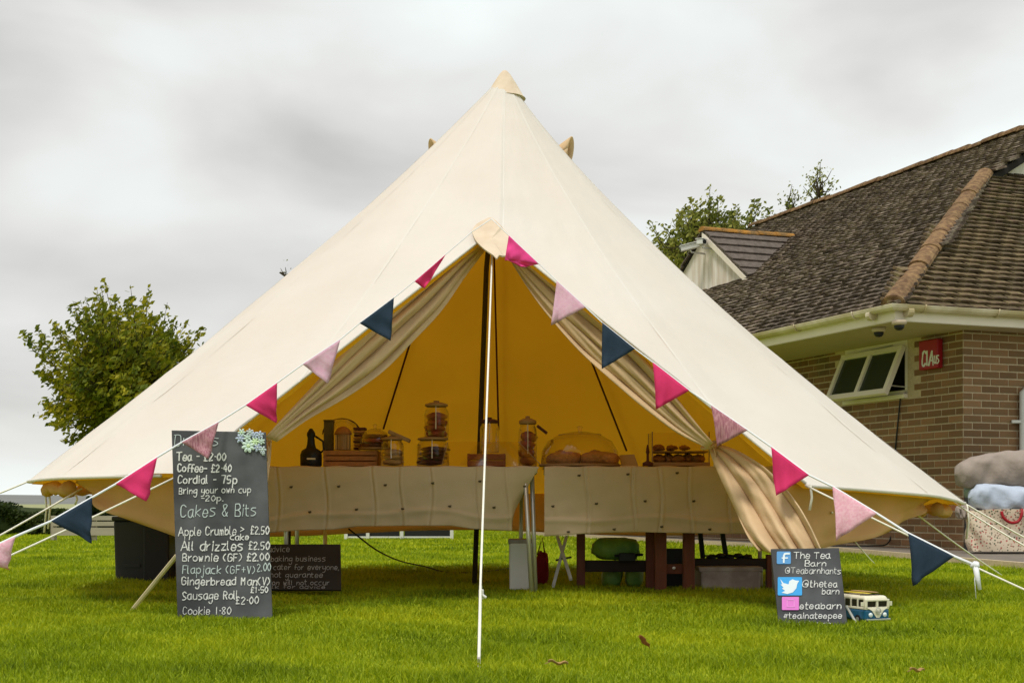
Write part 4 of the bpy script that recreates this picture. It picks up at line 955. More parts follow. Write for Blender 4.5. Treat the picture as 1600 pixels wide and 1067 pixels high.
# posts seen beneath the left cloth
for x, mt, lab, dd in ((452, 'bin', 'thin dark grey post left of the pair under the left table', 9.5), (463, 'bin', 'thin dark grey post right of the pair under the left table', 9.5), (508, 'woodpale', 'short pale wooden stake seen under the left table', 11.0)):
    m = MB(); c = G_(x, dd); m.tube([c, c+Vector((0, 0, .50 if dd < 10 else .46))], .011 if mt == 'bin' else .016, 8); m.tube([c+Vector((0, 0, .49 if dd < 10 else .45)), c+Vector((0, 0, .50 if dd < 10 else .465))], .014, 8); o = m.build('stake', M[mt], None, loc=c); meta(o, lab, 'stake')
# cable from tablecloth to pole
pts = [(545, 826, 8.5), (560, 838, 8.6), (590, 860, 8.8), (625, 876, 9.4), (665, 885, 10.2), (695, 896, 10.35), (725, 897, 10.28), (760, 895, 10.4), (796, 890, 10.9)]
w3 = []
for k, (x, y, d) in enumerate(pts):
    q = P(x, y, d); 
    if k >= 5: q = G_(x, EYE*F/(y-HZ)); q.z = .012
    w3.append(tuple(q))
m = MB(); m.tube(smoothpts(w3, 4), .005, 6); o = m.build('power_cable', M['black'], None, smooth=True, loc=Vector(w3[0])); meta(o, 'thin black power cable sagging from the left table onto the grass', 'cable')

# ------------------------------------------------------------------ the brick building
al = R(21); av = Vector((-math.sin(al), math.cos(al), 0)); bv = Vector((math.cos(al), math.sin(al), 0))
CW = Vector((4.55, 14.2, .0)); GZ = .068; SOF = 2.29
GC = Vector((3.67, 13.5, 0)); ZE = 2.45
bld = thing('brick_building', CW, 'single storey brown brick building with a weathered tiled roof right of the tent', 'building')
PAL = M['brick']
def ray(px, py): return P(px, py, 1)-Vector((0, 0, EYE))
def hit(px, py, p0, n):
    r = ray(px, py); o = Vector((0, 0, EYE)); return o+r*((p0-o).dot(n)/r.dot(n))
# window opening on the left wall (along a)
def wall_s(px, py=600): v = hit(px, py, CW, bv); return (v-CW).dot(av)
ws0, ws1 = wall_s(1418), wall_s(1321); wz0 = hit(1417, 619, CW, bv).z; wz1 = SOF
def tent_hides(px, py):
    yl = 118+(px-790)*.922+max(0, 50-abs(px-1130)*.12)
    return py > yl and py < 792 and px < 1510
LW = 9.5; RW = 3.2
wallL = MB(); 
def panel(mb, o, d, nrm, s0, s1, z0, z1, th=.1):
    a = o+d*s0; b = o+d*s1; mb.add([a+Vector((0, 0, z0)), b+Vector((0, 0, z0)), b+Vector((0, 0, z1)), a+Vector((0, 0, z1))]+[q-nrm*th for q in (a+Vector((0, 0, z0)), b+Vector((0, 0, z0)), b+Vector((0, 0, z1)), a+Vector((0, 0, z1)))],
        [(0, 1, 2, 3), (7, 6, 5, 4), (0, 4, 5, 1), (1, 5, 6, 2), (2, 6, 7, 3), (3, 7, 4, 0)])
nL = -bv; nR = -av
for s0, s1, z0, z1 in ((.1, ws0, -.05, SOF), (ws1, LW, -.05, SOF), (ws0, ws1, -.05, wz0)): panel(wallL, CW, av, nL, s0, s1, z0, z1)
wL = wallL.build('wall', M['mortar'], bld)
wallR = MB(); panel(wallR, CW, bv, nR, 0, RW+3, -.05, SOF); wR = wallR.build('wall', M['mortar'], bld)
bme = {}
def brick_mesh(l, mt):
    k = (round(l, 3), mt)
    if k not in bme:
        mb = MB(); mb.box((0, 0, 0), (l-.004, .03, .061), taper=1); me = bpy.data.meshes.new('brick'); me.from_pydata([tuple(v) for v in mb.v], [], mb.f); me.materials.append(M[mt]); bme[k] = me
    return bme[k]
cands = []; joined = {'L': MB(), 'R': MB()}
def lay(side, d, nrm, smax, parent, quoin):
    rz = math.atan2(d.y, d.x); row = 0; z = GZ-.075*1
    while z < SOF-.01:
        z += 0
        off = (0 if row % 2 == 0 else -.1125) + (0)
        s = off+.005
        while s < smax:
            l = .215; s0 = max(s, .0); s1 = min(s+.215, smax)
            if side == 'L' and row % 2: pass
            l = s1-s0
            if l > .06:
                c = s0+l/2; zc_ = z+.0375
                inwin = side == 'L' and c+l/2 > ws0-.02 and c-l/2 < ws1+.02 and zc_ > wz0-.02
                if not inwin:
                    mt = 'brick_orange' if abs(zc_-.50) < .038 else 'brick'
                    cands.append((side, CW+d*c+nrm*(-.010+random.uniform(-.0015, .0015)), zc_, l, rz, mt, parent))
            s += .225
        z += .075; row += 1
lay('L', av, nL, LW, wL, 0); lay('R', bv, nR, RW, wR, 0)
vis = []; rest = []
for cnd in cands:
    p = cnd[1]+Vector((0, 0, cnd[2])); x, y = px_of(p)
    (vis if (-10 < x < 1612 and not tent_hides(x, y) and not (x < 1260)) else rest).append((p.y, cnd))
vis.sort(key=lambda q: q[0]); singles = [c for _, c in vis[:300]]; rest = [c for _, c in vis[300:]]+[c for _, c in rest]
for side, p, z, l, rz, mt, par in singles:
    o = bpy.data.objects.new('brick', brick_mesh(l, mt)); C.objects.link(o); o.parent = par
    o.location = p+Vector((0, 0, z))-ORG[par.name]; o.rotation_euler = (0, 0, rz)
for side, par in (('L', wL), ('R', wR)):
    mb = MB(); 
    for s_, p, z, l, rz, mt, pr in rest:
        if s_ == side: mb.box(p+Vector((0, 0, z)), (l-.004, .03, .061), rz=rz)
    if mb.v: meta(mb.build('brickwork', M['brick'], par), kind='stuff')
# soffit, fascia, gutter
def strip_along(o, d, s0, s1, prof, name, mt, parent=bld, smooth=False, closed=True):
    """extrude a profile [(out, z)] along d; 'out' measured away from the building"""
    nrm = nL if d is av else nR; n = len(prof); vs = []
    for s in (s0, s1):
        for (q, z) in prof:
            vs.append(o+d*s(q) + nrm*q+Vector((0, 0, z)) if callable(s) else o+d*s+nrm*q+Vector((0, 0, z)))
    fs = [(i, (i+1) % n, n+(i+1) % n, n+i) for i in range(n if closed else n-1)]
    if closed: fs += [tuple(range(n-1, -1, -1)), tuple(range(n, 2*n))]
    m = MB(); m.add(vs, fs); return m.build(name, M[mt], parent, smooth=smooth)
ls = lambda q: -q        # mitre: profiles grow towards the corner
FZ0, FZ1 = 2.27, 2.41
strip_along(GC, av, lambda q: -q, lambda q: 11, [(-.02, FZ0), (0, FZ0), (0, FZ1), (-.02, FZ1)], 'fascia', 'upvc')
strip_along(GC, bv, lambda q: -q, lambda q: 6, [(-.02, FZ0), (0, FZ0), (0, FZ1), (-.02, FZ1)], 'fascia', 'upvc')
gp = [(.005, .055)]+[(.055-.05*math.cos(R(a)), .055-.055*math.sin(R(a))) for a in range(0, 181, 30)]+[(.105, .062), (.098, .062)]+[(.055-.043*math.cos(R(a)), .055-.048*math.sin(R(a))) for a in range(180, -1, -30)]
gp = [(q, z+2.36) for q, z in gp]
strip_along(GC, av, lambda q: -q, lambda q: 11, gp, 'gutter', 'gutter', smooth=False)
strip_along(GC, bv, lambda q: -q, lambda q: 6, gp, 'gutter', 'gutter', smooth=False)
m = MB()
q1 = GC+av*.0+bv*.0; m.add([GC+Vector((0, 0, FZ0+.004)), GC+av*11+Vector((0, 0, FZ0+.004)), GC+av*11+bv*1.2+Vector((0, 0, FZ0+.004)), GC+bv*1.2+av*.9+Vector((0, 0, FZ0+.004)), GC+bv*6+av*.9+Vector((0, 0, FZ0+.004)), GC+bv*6+Vector((0, 0, FZ0+.004))],
      [(0, 3, 2, 1), (0, 5, 4, 3)]); m.build('soffit', M['soffit'], bld, solid=.004)
for s, d in ((.28, bv), (1.15, bv), (.55, av), (1.6, av), (2.7, av)):
    nr = nR if d is bv else nL
    m = MB(); m.tube([GC+d*s+nr*(.055-.058*math.cos(R(a)))+Vector((0, 0, 2.36+.055-.062*math.sin(R(a)))) for a in range(-10, 191, 20)], .007, 5); m.build('gutter_bracket', M['gutter'], bld, smooth=True)
for s, d in ((.12, bv), (.30, av)):
    nr = nR if d is bv else nL
    m = MB(); m.tube([GC+d*(s-.03)+nr*.055+Vector((0, 0, 2.358)), GC+d*(s+.03)+nr*.055+Vector((0, 0, 2.358))], .052, 12); m.build('gutter_joint', M['gutter'], bld)
# roof planes
WR = 5.5
tt = (.804*WR-1.239)/.6976; ZR = EYE+.2659*(13.5+.358*WR+.934*tt); T1 = (ZR-ZE)/WR
def P1(p, q, up=0): n = Vector((-bv.x*T1, -bv.y*T1, 1)).normalized(); return GC+av*p+bv*q+Vector((0, 0, ZE+q*T1))+n*up
n1p = Vector((-bv.x*T1, -bv.y*T1, 1)).normalized()
hp_ = hit(1541, 272, P1(0, 0), n1p); QH = (hp_-GC).dot(bv); PH = (hp_-GC).dot(av); T2 = (hp_.z-ZE)/PH
n2p = Vector((-av.x*T2, -av.y*T2, 1)).normalized()
def P2(q, p, up=0): return GC+av*p+bv*q+Vector((0, 0, ZE+p*T2))+n2p*up
rfar = hit(1198, 357, Vector((0, 0, ZR)), Vector((0, 0, 1))); 
rv = ray(1198, 357); k_ = (ZR-EYE)/rv.z; PF = (Vector((0, 0, EYE))+rv*k_-GC).dot(av)
print('roof', WR, ZR, T1, 'hip', QH, PH, T2, 'far', PF)
m = MB(); e_ = -.03
m.add([P1(0, 0, e_), P1(PH, QH, e_), P1(PH-.05, QH, e_), P1(PH-.05, WR, e_), P1(PF, WR, e_), P1(PF, 0, e_)], [(0, 1, 2, 3, 4, 5)]); rf1 = m.build('roof', M['under'], bld, solid=.02)
m = MB(); QE = 2*WR-QH
m.add([P2(0, 0, e_), P2(QH, PH, e_), P2(QE, PH, e_), P2(2*WR, 0, e_)], [(3, 2, 1, 0)]); rf2 = m.build('roof', M['under'], bld, solid=.02)
m = MB()
def P3(p, q): return GC+av*p+bv*(2*WR-q)+Vector((0, 0, ZE+q*T1-.02))
m.add([P3(0, 0), P3(PH, QH), P3(PH-.05, WR), P3(PF, WR), P3(PF, 0)], [(0, 1, 2, 3, 4)]); m.build('rear_roof_slope', M['tile'], bld, solid=.02)
m = MB(); m.add([P1(PF, 0), P1(PF, WR), P3(PF, 0)], [(0, 1, 2)]); m.build('far_gable', M['render'], bld, solid=.05)
m = MB(); g0 = PH+.12; m.add([P1(g0, QH-.1, -.05), P1(g0, WR, -.05), P3(g0, QH-.1)], [(0, 1, 2)]); m.build('gablet', M['render'], bld, solid=.03)
for sgn in (0, 1):                       # gablet verge boards
    f_ = (lambda q, u=0: P1(PH-.10, q, u)) if sgn == 0 else (lambda q, u=0: P3(PH-.10, q)+Vector((0, 0, u)))
    m = MB(); a, b = f_(QH-.15, -.035), f_(WR, -.035); dz = Vector((0, 0, -.10)); m.add([a, b, b+dz, a+dz]+[x+av*.02 for x in (a, b, b+dz, a+dz)], [(0, 1, 2, 3), (7, 6, 5, 4), (0, 4, 5, 1), (2, 6, 7, 3), (1, 5, 6, 2), (0, 3, 7, 4)]); m.build('verge_board', M['under'], bld)
# roof tiles: shared meshes, tilted so that each course steps over the next
TW, TG = .20, .125
tmesh = {}
def tile_variants(mt, n=7):
    r_ = []
    for k in range(n):
        rr = random.Random(k*5+1); mb = MB(); L_, W2, th = TG*1.35, TW/2-.005, .028
        e1, e2 = rr.uniform(-.008, .008), rr.uniform(-.008, .008); l1 = rr.uniform(-.004, .006)
        vs = [(-W2, -e1, .022+l1), (0, -(e1+e2)/2+rr.uniform(-.008, .008), .030+l1), (W2, -e2, .022), (W2, L_, -.012), (-W2, L_, -.012)]
        lo = [(x, y, z-th) for x, y, z in vs]
        mb.add(vs+lo, [(0, 1, 2, 3, 4), (9, 8, 7, 6, 5), (0, 5, 6, 1), (1, 6, 7, 2), (2, 7, 8, 3), (4, 9, 5, 0)])
        me = bpy.data.meshes.new('roof_tile'); me.from_pydata([tuple(Vector(v)) for v in mb.v], [], mb.f); me.materials.append(M[mt]); r_.append((me, mb.v, mb.f))
    return r_
tv1, tv2 = tile_variants('tile'), tile_variants('tile_moss')
wing_ok = lambda x, y: True
tiles = []
sl1 = math.sqrt(1+T1*T1); sl2 = math.sqrt(1+T2*T2)
X1 = av; Y1 = Vector((bv.x, bv.y, T1)).normalized(); B1 = Matrix((-X1, Y1, (-X1).cross(Y1))).transposed()
X2 = bv; Y2 = Vector((av.x, av.y, T2)).normalized(); B2 = Matrix((X2, Y2, X2.cross(Y2))).transposed()
row = 0; q = -.05
while q < WR-.02:
    pmin = (q*PH/QH if q < QH else PH-.10); p = pmin-(TW*.5 if row % 2 else 0)-.02+random.uniform(-.01, .01)
    p = math.floor(pmin/TW)*TW+(TW/2 if row % 2 else 0)
    while p < PF:
        if p > pmin-.06:
            tiles.append((P1(p, q, .004+random.uniform(-.002, .004)), B1, random.choice(tv1), rf1))
        p += TW
    q += TG/sl1; row += 1
row = 0; p = -.05
while p < PH:
    qm = p*QH/PH; q = math.floor(qm/TW)*TW+(TW/2 if row % 2 else 0)
    while q < 5.2:
        if q > qm-.06: tiles.append((P2(q, p, .004+random.uniform(-.002, .004)), B2, random.choice(tv2), rf2))
        q += TW
    p += TG/sl2; row += 1
lst = []
for k, (pos, B, tv, par) in enumerate(tiles):
    x, y = px_of(pos); lst.append((pos.y if (0 < x < 1605 and y > 190 and not tent_hides(x, y)) else 1000, k))
lst.sort(); single = set(k for dy, k in lst[:300] if dy < 999)
jm = {rf1.name: (MB(), 'tile'), rf2.name: (MB(), 'tile_moss')}
for k, (pos, B, tv, par) in enumerate(tiles):
    pos = pos+Vector((0, 0, random.uniform(-.002, .004)))+(B @ Vector((random.uniform(-.006, .006), random.uniform(-.012, .012), 0))); jr = Matrix.Rotation(random.uniform(-.055, .055), 3, 'Z') @ Matrix.Rotation(random.uniform(-.03, .03), 3, 'X')
    BB = B @ jr
    if k in single:
        o = bpy.data.objects.new('roof_tile', tv[0]); C.objects.link(o); o.parent = par
        o.matrix_basis = Matrix.Translation(pos-ORG[par.name]) @ BB.to_4x4()
    else: jm[par.name][0].add([pos+BB @ v for v in tv[1]], tv[2])
for par in (rf1, rf2):
    mb, mt = jm[par.name]; meta(mb.build('tiling', M[mt], par), kind='stuff')
# ridge and hip tiles
def halfround(a, b, n, name, mt, r=.105, parent=bld, up=Vector((0, 0, 1))):
    d = (b-a)/n; t = d.normalized(); side = t.cross(up).normalized(); u2 = side.cross(t)
    for k in range(n):
        m = MB(); vs = []; A, Bq = a+d*(k-.04), a+d*(k+1.02); jj = random.uniform(-.012, .012)
        for c_, rr_ in ((A, r*1.06), (Bq, r*.95)):
            for q in range(9):
                an = math.pi*q/8; vs.append(c_+side*math.cos(an)*rr_*(1+random.uniform(-.03, .03))+u2*(math.sin(an)*rr_*.75-.035+jj))
        m.add(vs, [(q, q+1, q+10, q+9) for q in range(8)]); m.add([A-u2*.03]+vs[:9], [tuple([0]+list(range(9, 0, -1)))]) if k == 0 else None; m.build(name, M[mt], parent, smooth=False, solid=.018)
halfround(P1(-.02, -.02, .03), P1(PH-.02, QH-.02, .05), 9, 'hip_tile', 'hip', r=.100)
halfround(P1(PH-.12, WR, .03), P1(PF, WR, .03), 24, 'ridge_tile', 'hip', r=.10)
# cross wing with white gable
ft = hit(1176, 431, P1(0, 0), n1p); q0 = (ft-GC).dot(bv); p0 = (ft-GC).dot(av)
pk = hit(1106, 360, ft, bv); pz = pk.z; pp_ = (pk-GC).dot(av); qr = (pz-ZE)/T1
pe = 2*pp_-p0
print('wing', q0, p0, pz, pp_, qr)
Zf = ft.z
m = MB(); base0 = GC+av*p0+bv*q0; m.add([Vector((*(GC+av*(p0-.0)+bv*q0).to_2d(), Zf-.02)), Vector((*(GC+av*pe+bv*q0).to_2d(), Zf-.02)), Vector((*(GC+av*pp_+bv*q0).to_2d(), pz-.02))], [(0, 1, 2)]); m.build('wing_gable', M['render'], bld, solid=.06)
pkv = Vector((*(GC+av*pp_+bv*q0).to_2d(), pz)); f0 = Vector((*(GC+av*p0+bv*q0).to_2d(), Zf)); f1 = Vector((*(GC+av*pe+bv*q0).to_2d(), Zf)); rr_ = P1(pp_, qr)
ov = -bv*.10
for far in (0, 1):
    foot = f1 if far else f0; wing = MB(); wing.add([pkv+ov*.6-Vector((0, 0, .02)), foot+ov*.6-Vector((0, 0, .02)), P1(pe if far else p0, q0)-Vector((0, 0, .02)), rr_-Vector((0, 0, .02))], [(0, 1, 2, 3)])
    wr = wing.build('wing_roof', M['under'], bld, solid=.02)
    n = 6; sd = (foot-pkv); nrm_ = sd.cross(rr_-pkv).normalized(); nrm_ = nrm_ if nrm_.z > 0 else -nrm_
    for k in range(n):
        m = MB(); t0, t1 = k/n, (k+1.12)/n
        A0, A1 = pkv.lerp(foot, t0)+ov, pkv.lerp(foot, min(t1, 1.04))+ov; B0, B1_ = rr_.lerp(foot, t0), rr_.lerp(foot, min(t1, 1.0))
        top = [A0+nrm_*.008, B0+nrm_*.008, B1_+nrm_*.038, A1+nrm_*.038]; m.add(top+[v-nrm_*.022 for v in top], [(0, 1, 2, 3), (7, 6, 5, 4), (0, 4, 5, 1), (1, 5, 6, 2), (2, 6, 7, 3), (3, 7, 4, 0)])
        m.build('tile_course', M['strip'], wr)
halfround(pkv+ov+Vector((0, 0, .01)), rr_+Vector((0, 0, .01)), 5, 'wing_ridge_tile', 'lichen', r=.085)
m = MB(); a, b = pkv+ov*.9+Vector((0, 0, -.035)), f0+ov*.9+Vector((0, 0, -.035)); dz = Vector((0, 0, -.09)); m.add([a, b, b+dz, a+dz]+[x-bv*.015 for x in (a, b, b+dz, a+dz)], [(0, 1, 2, 3), (7, 6, 5, 4), (0, 4, 5, 1), (2, 6, 7, 3), (1, 5, 6, 2), (0, 3, 7, 4)]); m.build('barge_board', M['upvc'], bld)
# cctv cameras on the gable
gp_ = hit(1098, 384, ft, bv)
for k, (px, py, yaw, L_) in enumerate(((1078, 386, 72, .30), (1096, 379, 10, .16))):
    c = hit(px, py, ft-bv*.30 if k == 0 else ft-bv*.22, bv)
    lab = 'white box camera pointing left from the peak of the white gable' if k == 0 else 'white box camera with dark lens facing forward on the white gable'
    t = thing('security_camera', c, lab, 'camera', 'security cameras on the gable')
    Mz = Matrix.Rotation(R(-14 if k == 0 else 0), 3, 'Y') @ Matrix.Rotation(R(0 if k == 0 else 60), 3, 'Z')
    m = MB(); m.box(c, (L_, .10, .075), M3=Mz); m.build('housing', M['white'], t, bevel=.008)
    m = MB(); m.box(c+Vector((0, 0, .047)), (L_*1.1, .13, .012), M3=Mz); m.build('sunshield', M['white'], t, bevel=.003)
    m = MB(); e_d = Mz @ Vector((-1 if k == 0 else 1, 0, 0)) if k == 0 else Vector((.5, -.8, 0)); m.tube([c+e_d*(L_/2-.01), c+e_d*(L_/2+.008)], .032, 12); m.build('lens', M['black'], t)
    m = MB(); wp = c+bv*.26; m.tube([c+Vector((0, 0, -.03)), c+Vector((.02, 0, -.08)), wp+Vector((0, 0, -.09))], .014, 6); m.build('bracket', M['metalw'], t, smooth=True)
# window
def LWp(s, z, out=0): return CW+av*s-bv*out+Vector((0, 0, z))
def lbox(s0, s1, z0, z1, o0, o1, name, mt, parent=bld, bev=0):
    m = MB(); vs = [LWp(s, z, o) for o in (o0, o1) for s, z in ((s0, z0), (s1, z0), (s1, z1), (s0, z1))]
    m.add(vs, [(0, 1, 2, 3), (7, 6, 5, 4), (0, 4, 5, 1), (1, 5, 6, 2), (2, 6, 7, 3), (3, 7, 4, 0)]); return m.build(name, M[mt], parent, bevel=bev)
topz = hit(1416, 541, CW, bv).z
win = lbox(ws0, ws1, topz, SOF+.0, -.06, .004, 'window', 'upvc'); win['label'] = 'open top hung window under the soffit'
lbox(ws0-.0, ws1+.0, wz0-.02, wz0+.025, -.08, .045, 'sill', 'upvc', win, .004)
lbox(ws0, ws0+.045, wz0+.025, topz, -.06, .0, 'frame_side', 'upvc', win); lbox(ws1-.045, ws1, wz0+.025, topz, -.06, .0, 'frame_side', 'upvc', win)
lbox(ws0, ws1, wz0+.025, wz0+.07, -.06, 0, 'frame_bottom', 'upvc', win)
lbox(ws0, ws1, wz0, topz, -.30, -.28, 'dark_interior', 'under', win)
th = R(24); hs = topz-wz0-.03
def SP(s, h, o=0):                      # on the open sash: h down from the hinge, o = proud
    return LWp(s, topz-.01-h*math.cos(th)+o*math.sin(th), .012+h*math.sin(th)+o*math.cos(th))
def sbar(s0, s1, h0, h1, o0, o1, name, mt, parent):
    m = MB(); vs = [SP(s, h, o) for o in (o0, o1) for s, h in ((s0, h0), (s1, h0), (s1, h1), (s0, h1))]; m.add(vs, [(0, 1, 2, 3), (7, 6, 5, 4), (0, 4, 5, 1), (1, 5, 6, 2), (2, 6, 7, 3), (3, 7, 4, 0)]); return m.build(name, M[mt], parent)
s0, s1 = ws0+.01, ws1-.01; hs = (topz-wz0)*1.06
sash = sbar(s0, s1, 0, .055, 0, .05, 'sash', 'upvc', win)
for a_ in ((s0, s1, hs-.06, hs), (s0, s0+.06, .055, hs-.06), (s1-.06, s1, .055, hs-.06), ((s0+s1)/2-.03, (s0+s1)/2+.03, .055, hs-.06)): sbar(*a_, 0, .05, 'sash_bar', 'upvc', win)
for a_ in ((s0+.06, (s0+s1)/2-.03, .055, hs-.06), ((s0+s1)/2+.03, s1-.06, .055, hs-.06)): sbar(*a_, .015, .025, 'pane', 'pane', win)
m = MB(); m.tube([SP(s0+.02, hs*.8, -.0), LWp(ws0+.03, wz0+.10, 0)], .007, 5); m.tube([LWp(ws0+.25, topz+.03, .02), LWp(ws1-.3, topz+.015, .03)], .008, 5); m.build('stay', M['metalw'], win)
# alarm box with CIA lettering
def ab_hit(px, py, out): return hit(px, py, CW-bv*out, bv)
v00 = ab_hit(1441, 573, .0); v11 = ab_hit(1475, 533, .0); s_b, s_a = (v00-CW).dot(av), (v11-CW).dot(av)
zt_, zb_ = ab_hit(1475, 529, 0).z, ab_hit(1475, 575, 0).z
c = LWp((s_a+s_b)/2, (zt_+zb_)/2, .02); t = thing('alarm_box', c, 'red alarm box with white lettering on the brick wall beside the window', 'alarm box')
m = MB(); vs = [LWp(s, z, o) for o in (.012, .085) for s, z in ((s_a, zb_), (s_b-.05, zb_), (s_b-.05, zt_), (s_a, zt_))]; m.add(vs, [(0, 1, 2, 3), (7, 6, 5, 4), (0, 4, 5, 1), (1, 5, 6, 2), (2, 6, 7, 3), (3, 7, 4, 0)]); m.build('case', M['alarmred'], t, bevel=.012)
mpA = lambda x, y, off: hit(x, y, CW-bv*(.085+off), bv)
write(t, mpA, 'CIA', 1439.5, 572, 22, 1459, th=2.6, off=.002, slope=-.12); write(t, mpA, 'us', 1458.5, 568, 17, 1467.5, th=1.7, off=.002, slope=-.12)
# soffit domes
for k, (px, py, lab) in enumerate(((1373, 512, 'left dome camera beneath the building soffit'), (1405, 501, 'right dome camera beneath the building soffit'))):
    rv = ray(px, py); c = Vector((0, 0, EYE))+rv*((FZ0-EYE)/rv.z); t = thing('dome_camera', c, lab, 'camera', 'dome cameras under the soffit')
    m = MB(); m.lathe([(.07, 0), (.07, -.03), (.055, -.045)][::-1], c, 18); m.build('base', M['soffit'], t, smooth=True)
    m = MB(); m.lathe([(.05, -.045), (.046, -.07), (.03, -.088), (.006, -.094)][::-1], c, 18); m.build('dome', M['black'], t, smooth=True)
# downpipe
dp = hit(1600, 600, CW-av*.06, av); m = MB(); m.tube([Vector((dp.x, dp.y, 0.1)), Vector((dp.x, dp.y, 1.66)), Vector((dp.x+.06, dp.y+.03, 1.70)), Vector((dp.x+.12, dp.y+.05, 1.70))], .045, 12); m.build('downpipe', M['white'], bld, smooth=True)
m = MB(); m.box((dp.x-.07, dp.y, 1.36), (.12, .05, .03)); m.build('pipe_clip', M['white'], bld)
# black cable down the wall
w3 = [hit(x, y, CW-bv*.02, bv) for x, y in ((1407, 620), (1403, 660), (1399, 700), (1394, 745), (1392, 790), (1390, 845))]; w3.append(w3[-1]+Vector((-.3, -.3, 0))); w3[-1].z = .075; w3.append(w3[-1]+Vector((-.5, .1, 0)))
m = MB(); m.tube(smoothpts([tuple(v) for v in w3], 4), .008, 6); o = m.build('wall_cable', M['black'], None, smooth=True, loc=w3[0]); meta(o, 'black cable hanging from the open window down the brick wall', 'cable')
# paving with a real kerb edge
m = MB(); m.poly([(4.42, 8.2, 0), (4.04, 11.1, 0), (3.5, 15.1, 0), (.2, 24.5, 0), (1.6, 26, 0), (11, 26, 0), (11, 8.2, 0)][::-1], (0, 0, .05)); meta(m.build('paving', M['paving']), kind='structure')
m = MB(); pts = [(4.42, 8.2), (4.04, 11.1), (3.5, 15.1), (.2, 24.5)]
for i in range(3):
    a, b = Vector((*pts[i], 0)), Vector((*pts[i+1], 0)); d = (b-a).normalized(); nn = Vector((-d.y, d.x, 0))*.06; m.poly([a+nn, b+nn, b, a], (0, 0, .056))
meta(m.build('kerb', M['mortar']), kind='structure')

# ------------------------------------------------------------------ bags piled by the wall
M['taupe'] = mat('taupe_fabric', (.30, .25, .22), .95, var=.12, scale=7, bump=.8, bscale=18); M['sage'] = mat('sage_fabric', (.25, .32, .27), .9, var=.08, scale=4, bump=.3, bscale=18); M['powder'] = mat('powder_blue_fabric', (.44, .50, .62), .9, var=.08, scale=7, bump=.7, bscale=16)
fl = bpy.data.materials.new('floral_oilcloth'); fl.use_nodes = True; t_ = fl.node_tree; b_ = t_.nodes['Principled BSDF']; b_.inputs['Roughness'].default_value = .6
vt = t_.nodes.new('ShaderNodeTexVoronoi'); vt.inputs['Scale'].default_value = 42; cr = t_.nodes.new('ShaderNodeValToRGB'); cr.color_ramp.interpolation = 'CONSTANT'
cr.color_ramp.elements[0].color = (1, 1, 1, 1); cr.color_ramp.elements[1].position = .36; cr.color_ramp.elements[1].color = (0, 0, 0, 1)
c2 = t_.nodes.new('ShaderNodeValToRGB'); c2.color_ramp.interpolation = 'CONSTANT'; c2.color_ramp.elements[0].color = (.45, .12, .10, 1); c2.color_ramp.elements[1].position = .35; c2.color_ramp.elements[1].color = (.10, .11, .06, 1); e3 = c2.color_ramp.elements.new(.7); e3.color = (.30, .20, .14, 1)
tco = t_.nodes.new('ShaderNodeTexCoord'); t_.links.new(tco.outputs['Object'], vt.inputs['Vector'])
sepc = t_.nodes.new('ShaderNodeSeparateColor'); t_.links.new(vt.outputs['Color'], sepc.inputs[0]); t_.links.new(sepc.outputs[0], c2.inputs[0]); t_.links.new(vt.outputs['Distance'], cr.inputs[0])
mx = t_.nodes.new('ShaderNodeMix'); mx.data_type = 'RGBA'; t_.links.new(cr.outputs[0], mx.inputs['Factor']); mx.inputs['A'].default_value = (.66, .55, .42, 1); t_.links.new(c2.outputs[0], mx.inputs['B']); t_.links.new(mx.outputs['Result'], b_.inputs['Base Color']); M['floral'] = fl
fd = 13.15
def bagblob(x0, x1, y0, y1, d, dep, mt, name, label, seed, pw=.6, wob=.05, M3=None, zmin=None):
    c = P((x0+x1)/2, (y0+y1)/2, d); m = MB(); m.blob(c, ((x1-x0)/F*d, dep, (y1-y0)/F*d), n=36, m=22, wob=wob, seed=seed, power=pw, M3=M3); return m, c
t = thing('floral_bag', G_(1575, fd)+Vector((0, 0, .05)), 'cream floral print bag with red handles standing on the paving by the wall', 'bag')
m = MB(); y0, y1 = 797, 861; zb, zt = EYE-(y1-HZ)/F*fd, EYE-(y0-HZ)/F*fd; x0w, x1w = (1516-800)/F*fd, (1516-800)/F*fd+.72
def fb(u, v):
    a = 2*math.pi*u; sp = lambda t_: math.copysign(abs(t_)**.35, t_)
    fl_ = .90+.10*math.sin(min(1, v*1.6)*math.pi/2)-.06*v
    return Vector(((x0w+x1w)/2+sp(math.cos(a))*(x1w-x0w)/2*fl_+.012*math.sin(v*9+a*3), fd+.12+sp(math.sin(a))*.14*fl_+.012*math.sin(a*5+v*6), lerp(zb, zt, v)+.012*math.sin(a*3)*v))
m.grid(fb, 48, 14); m.add([fb(k/24, 1) for k in range(24)], [tuple(range(24))]); m.build('body', M['floral'], t, smooth=True)
m = MB(); hx = (1562+18-800)/F*fd
m.tube(smoothpts([(hx-.10, fd-.03, zt-.01), (hx-.085, fd-.045, zt-.07), (hx-.02, fd-.05, zt-.115), (hx+.05, fd-.05, zt-.10), (hx+.085, fd-.045, zt-.03), (hx+.09, fd-.02, zt+.01)], 4), .014, 6); m.build('handle', M['alarmred'], t, smooth=True)
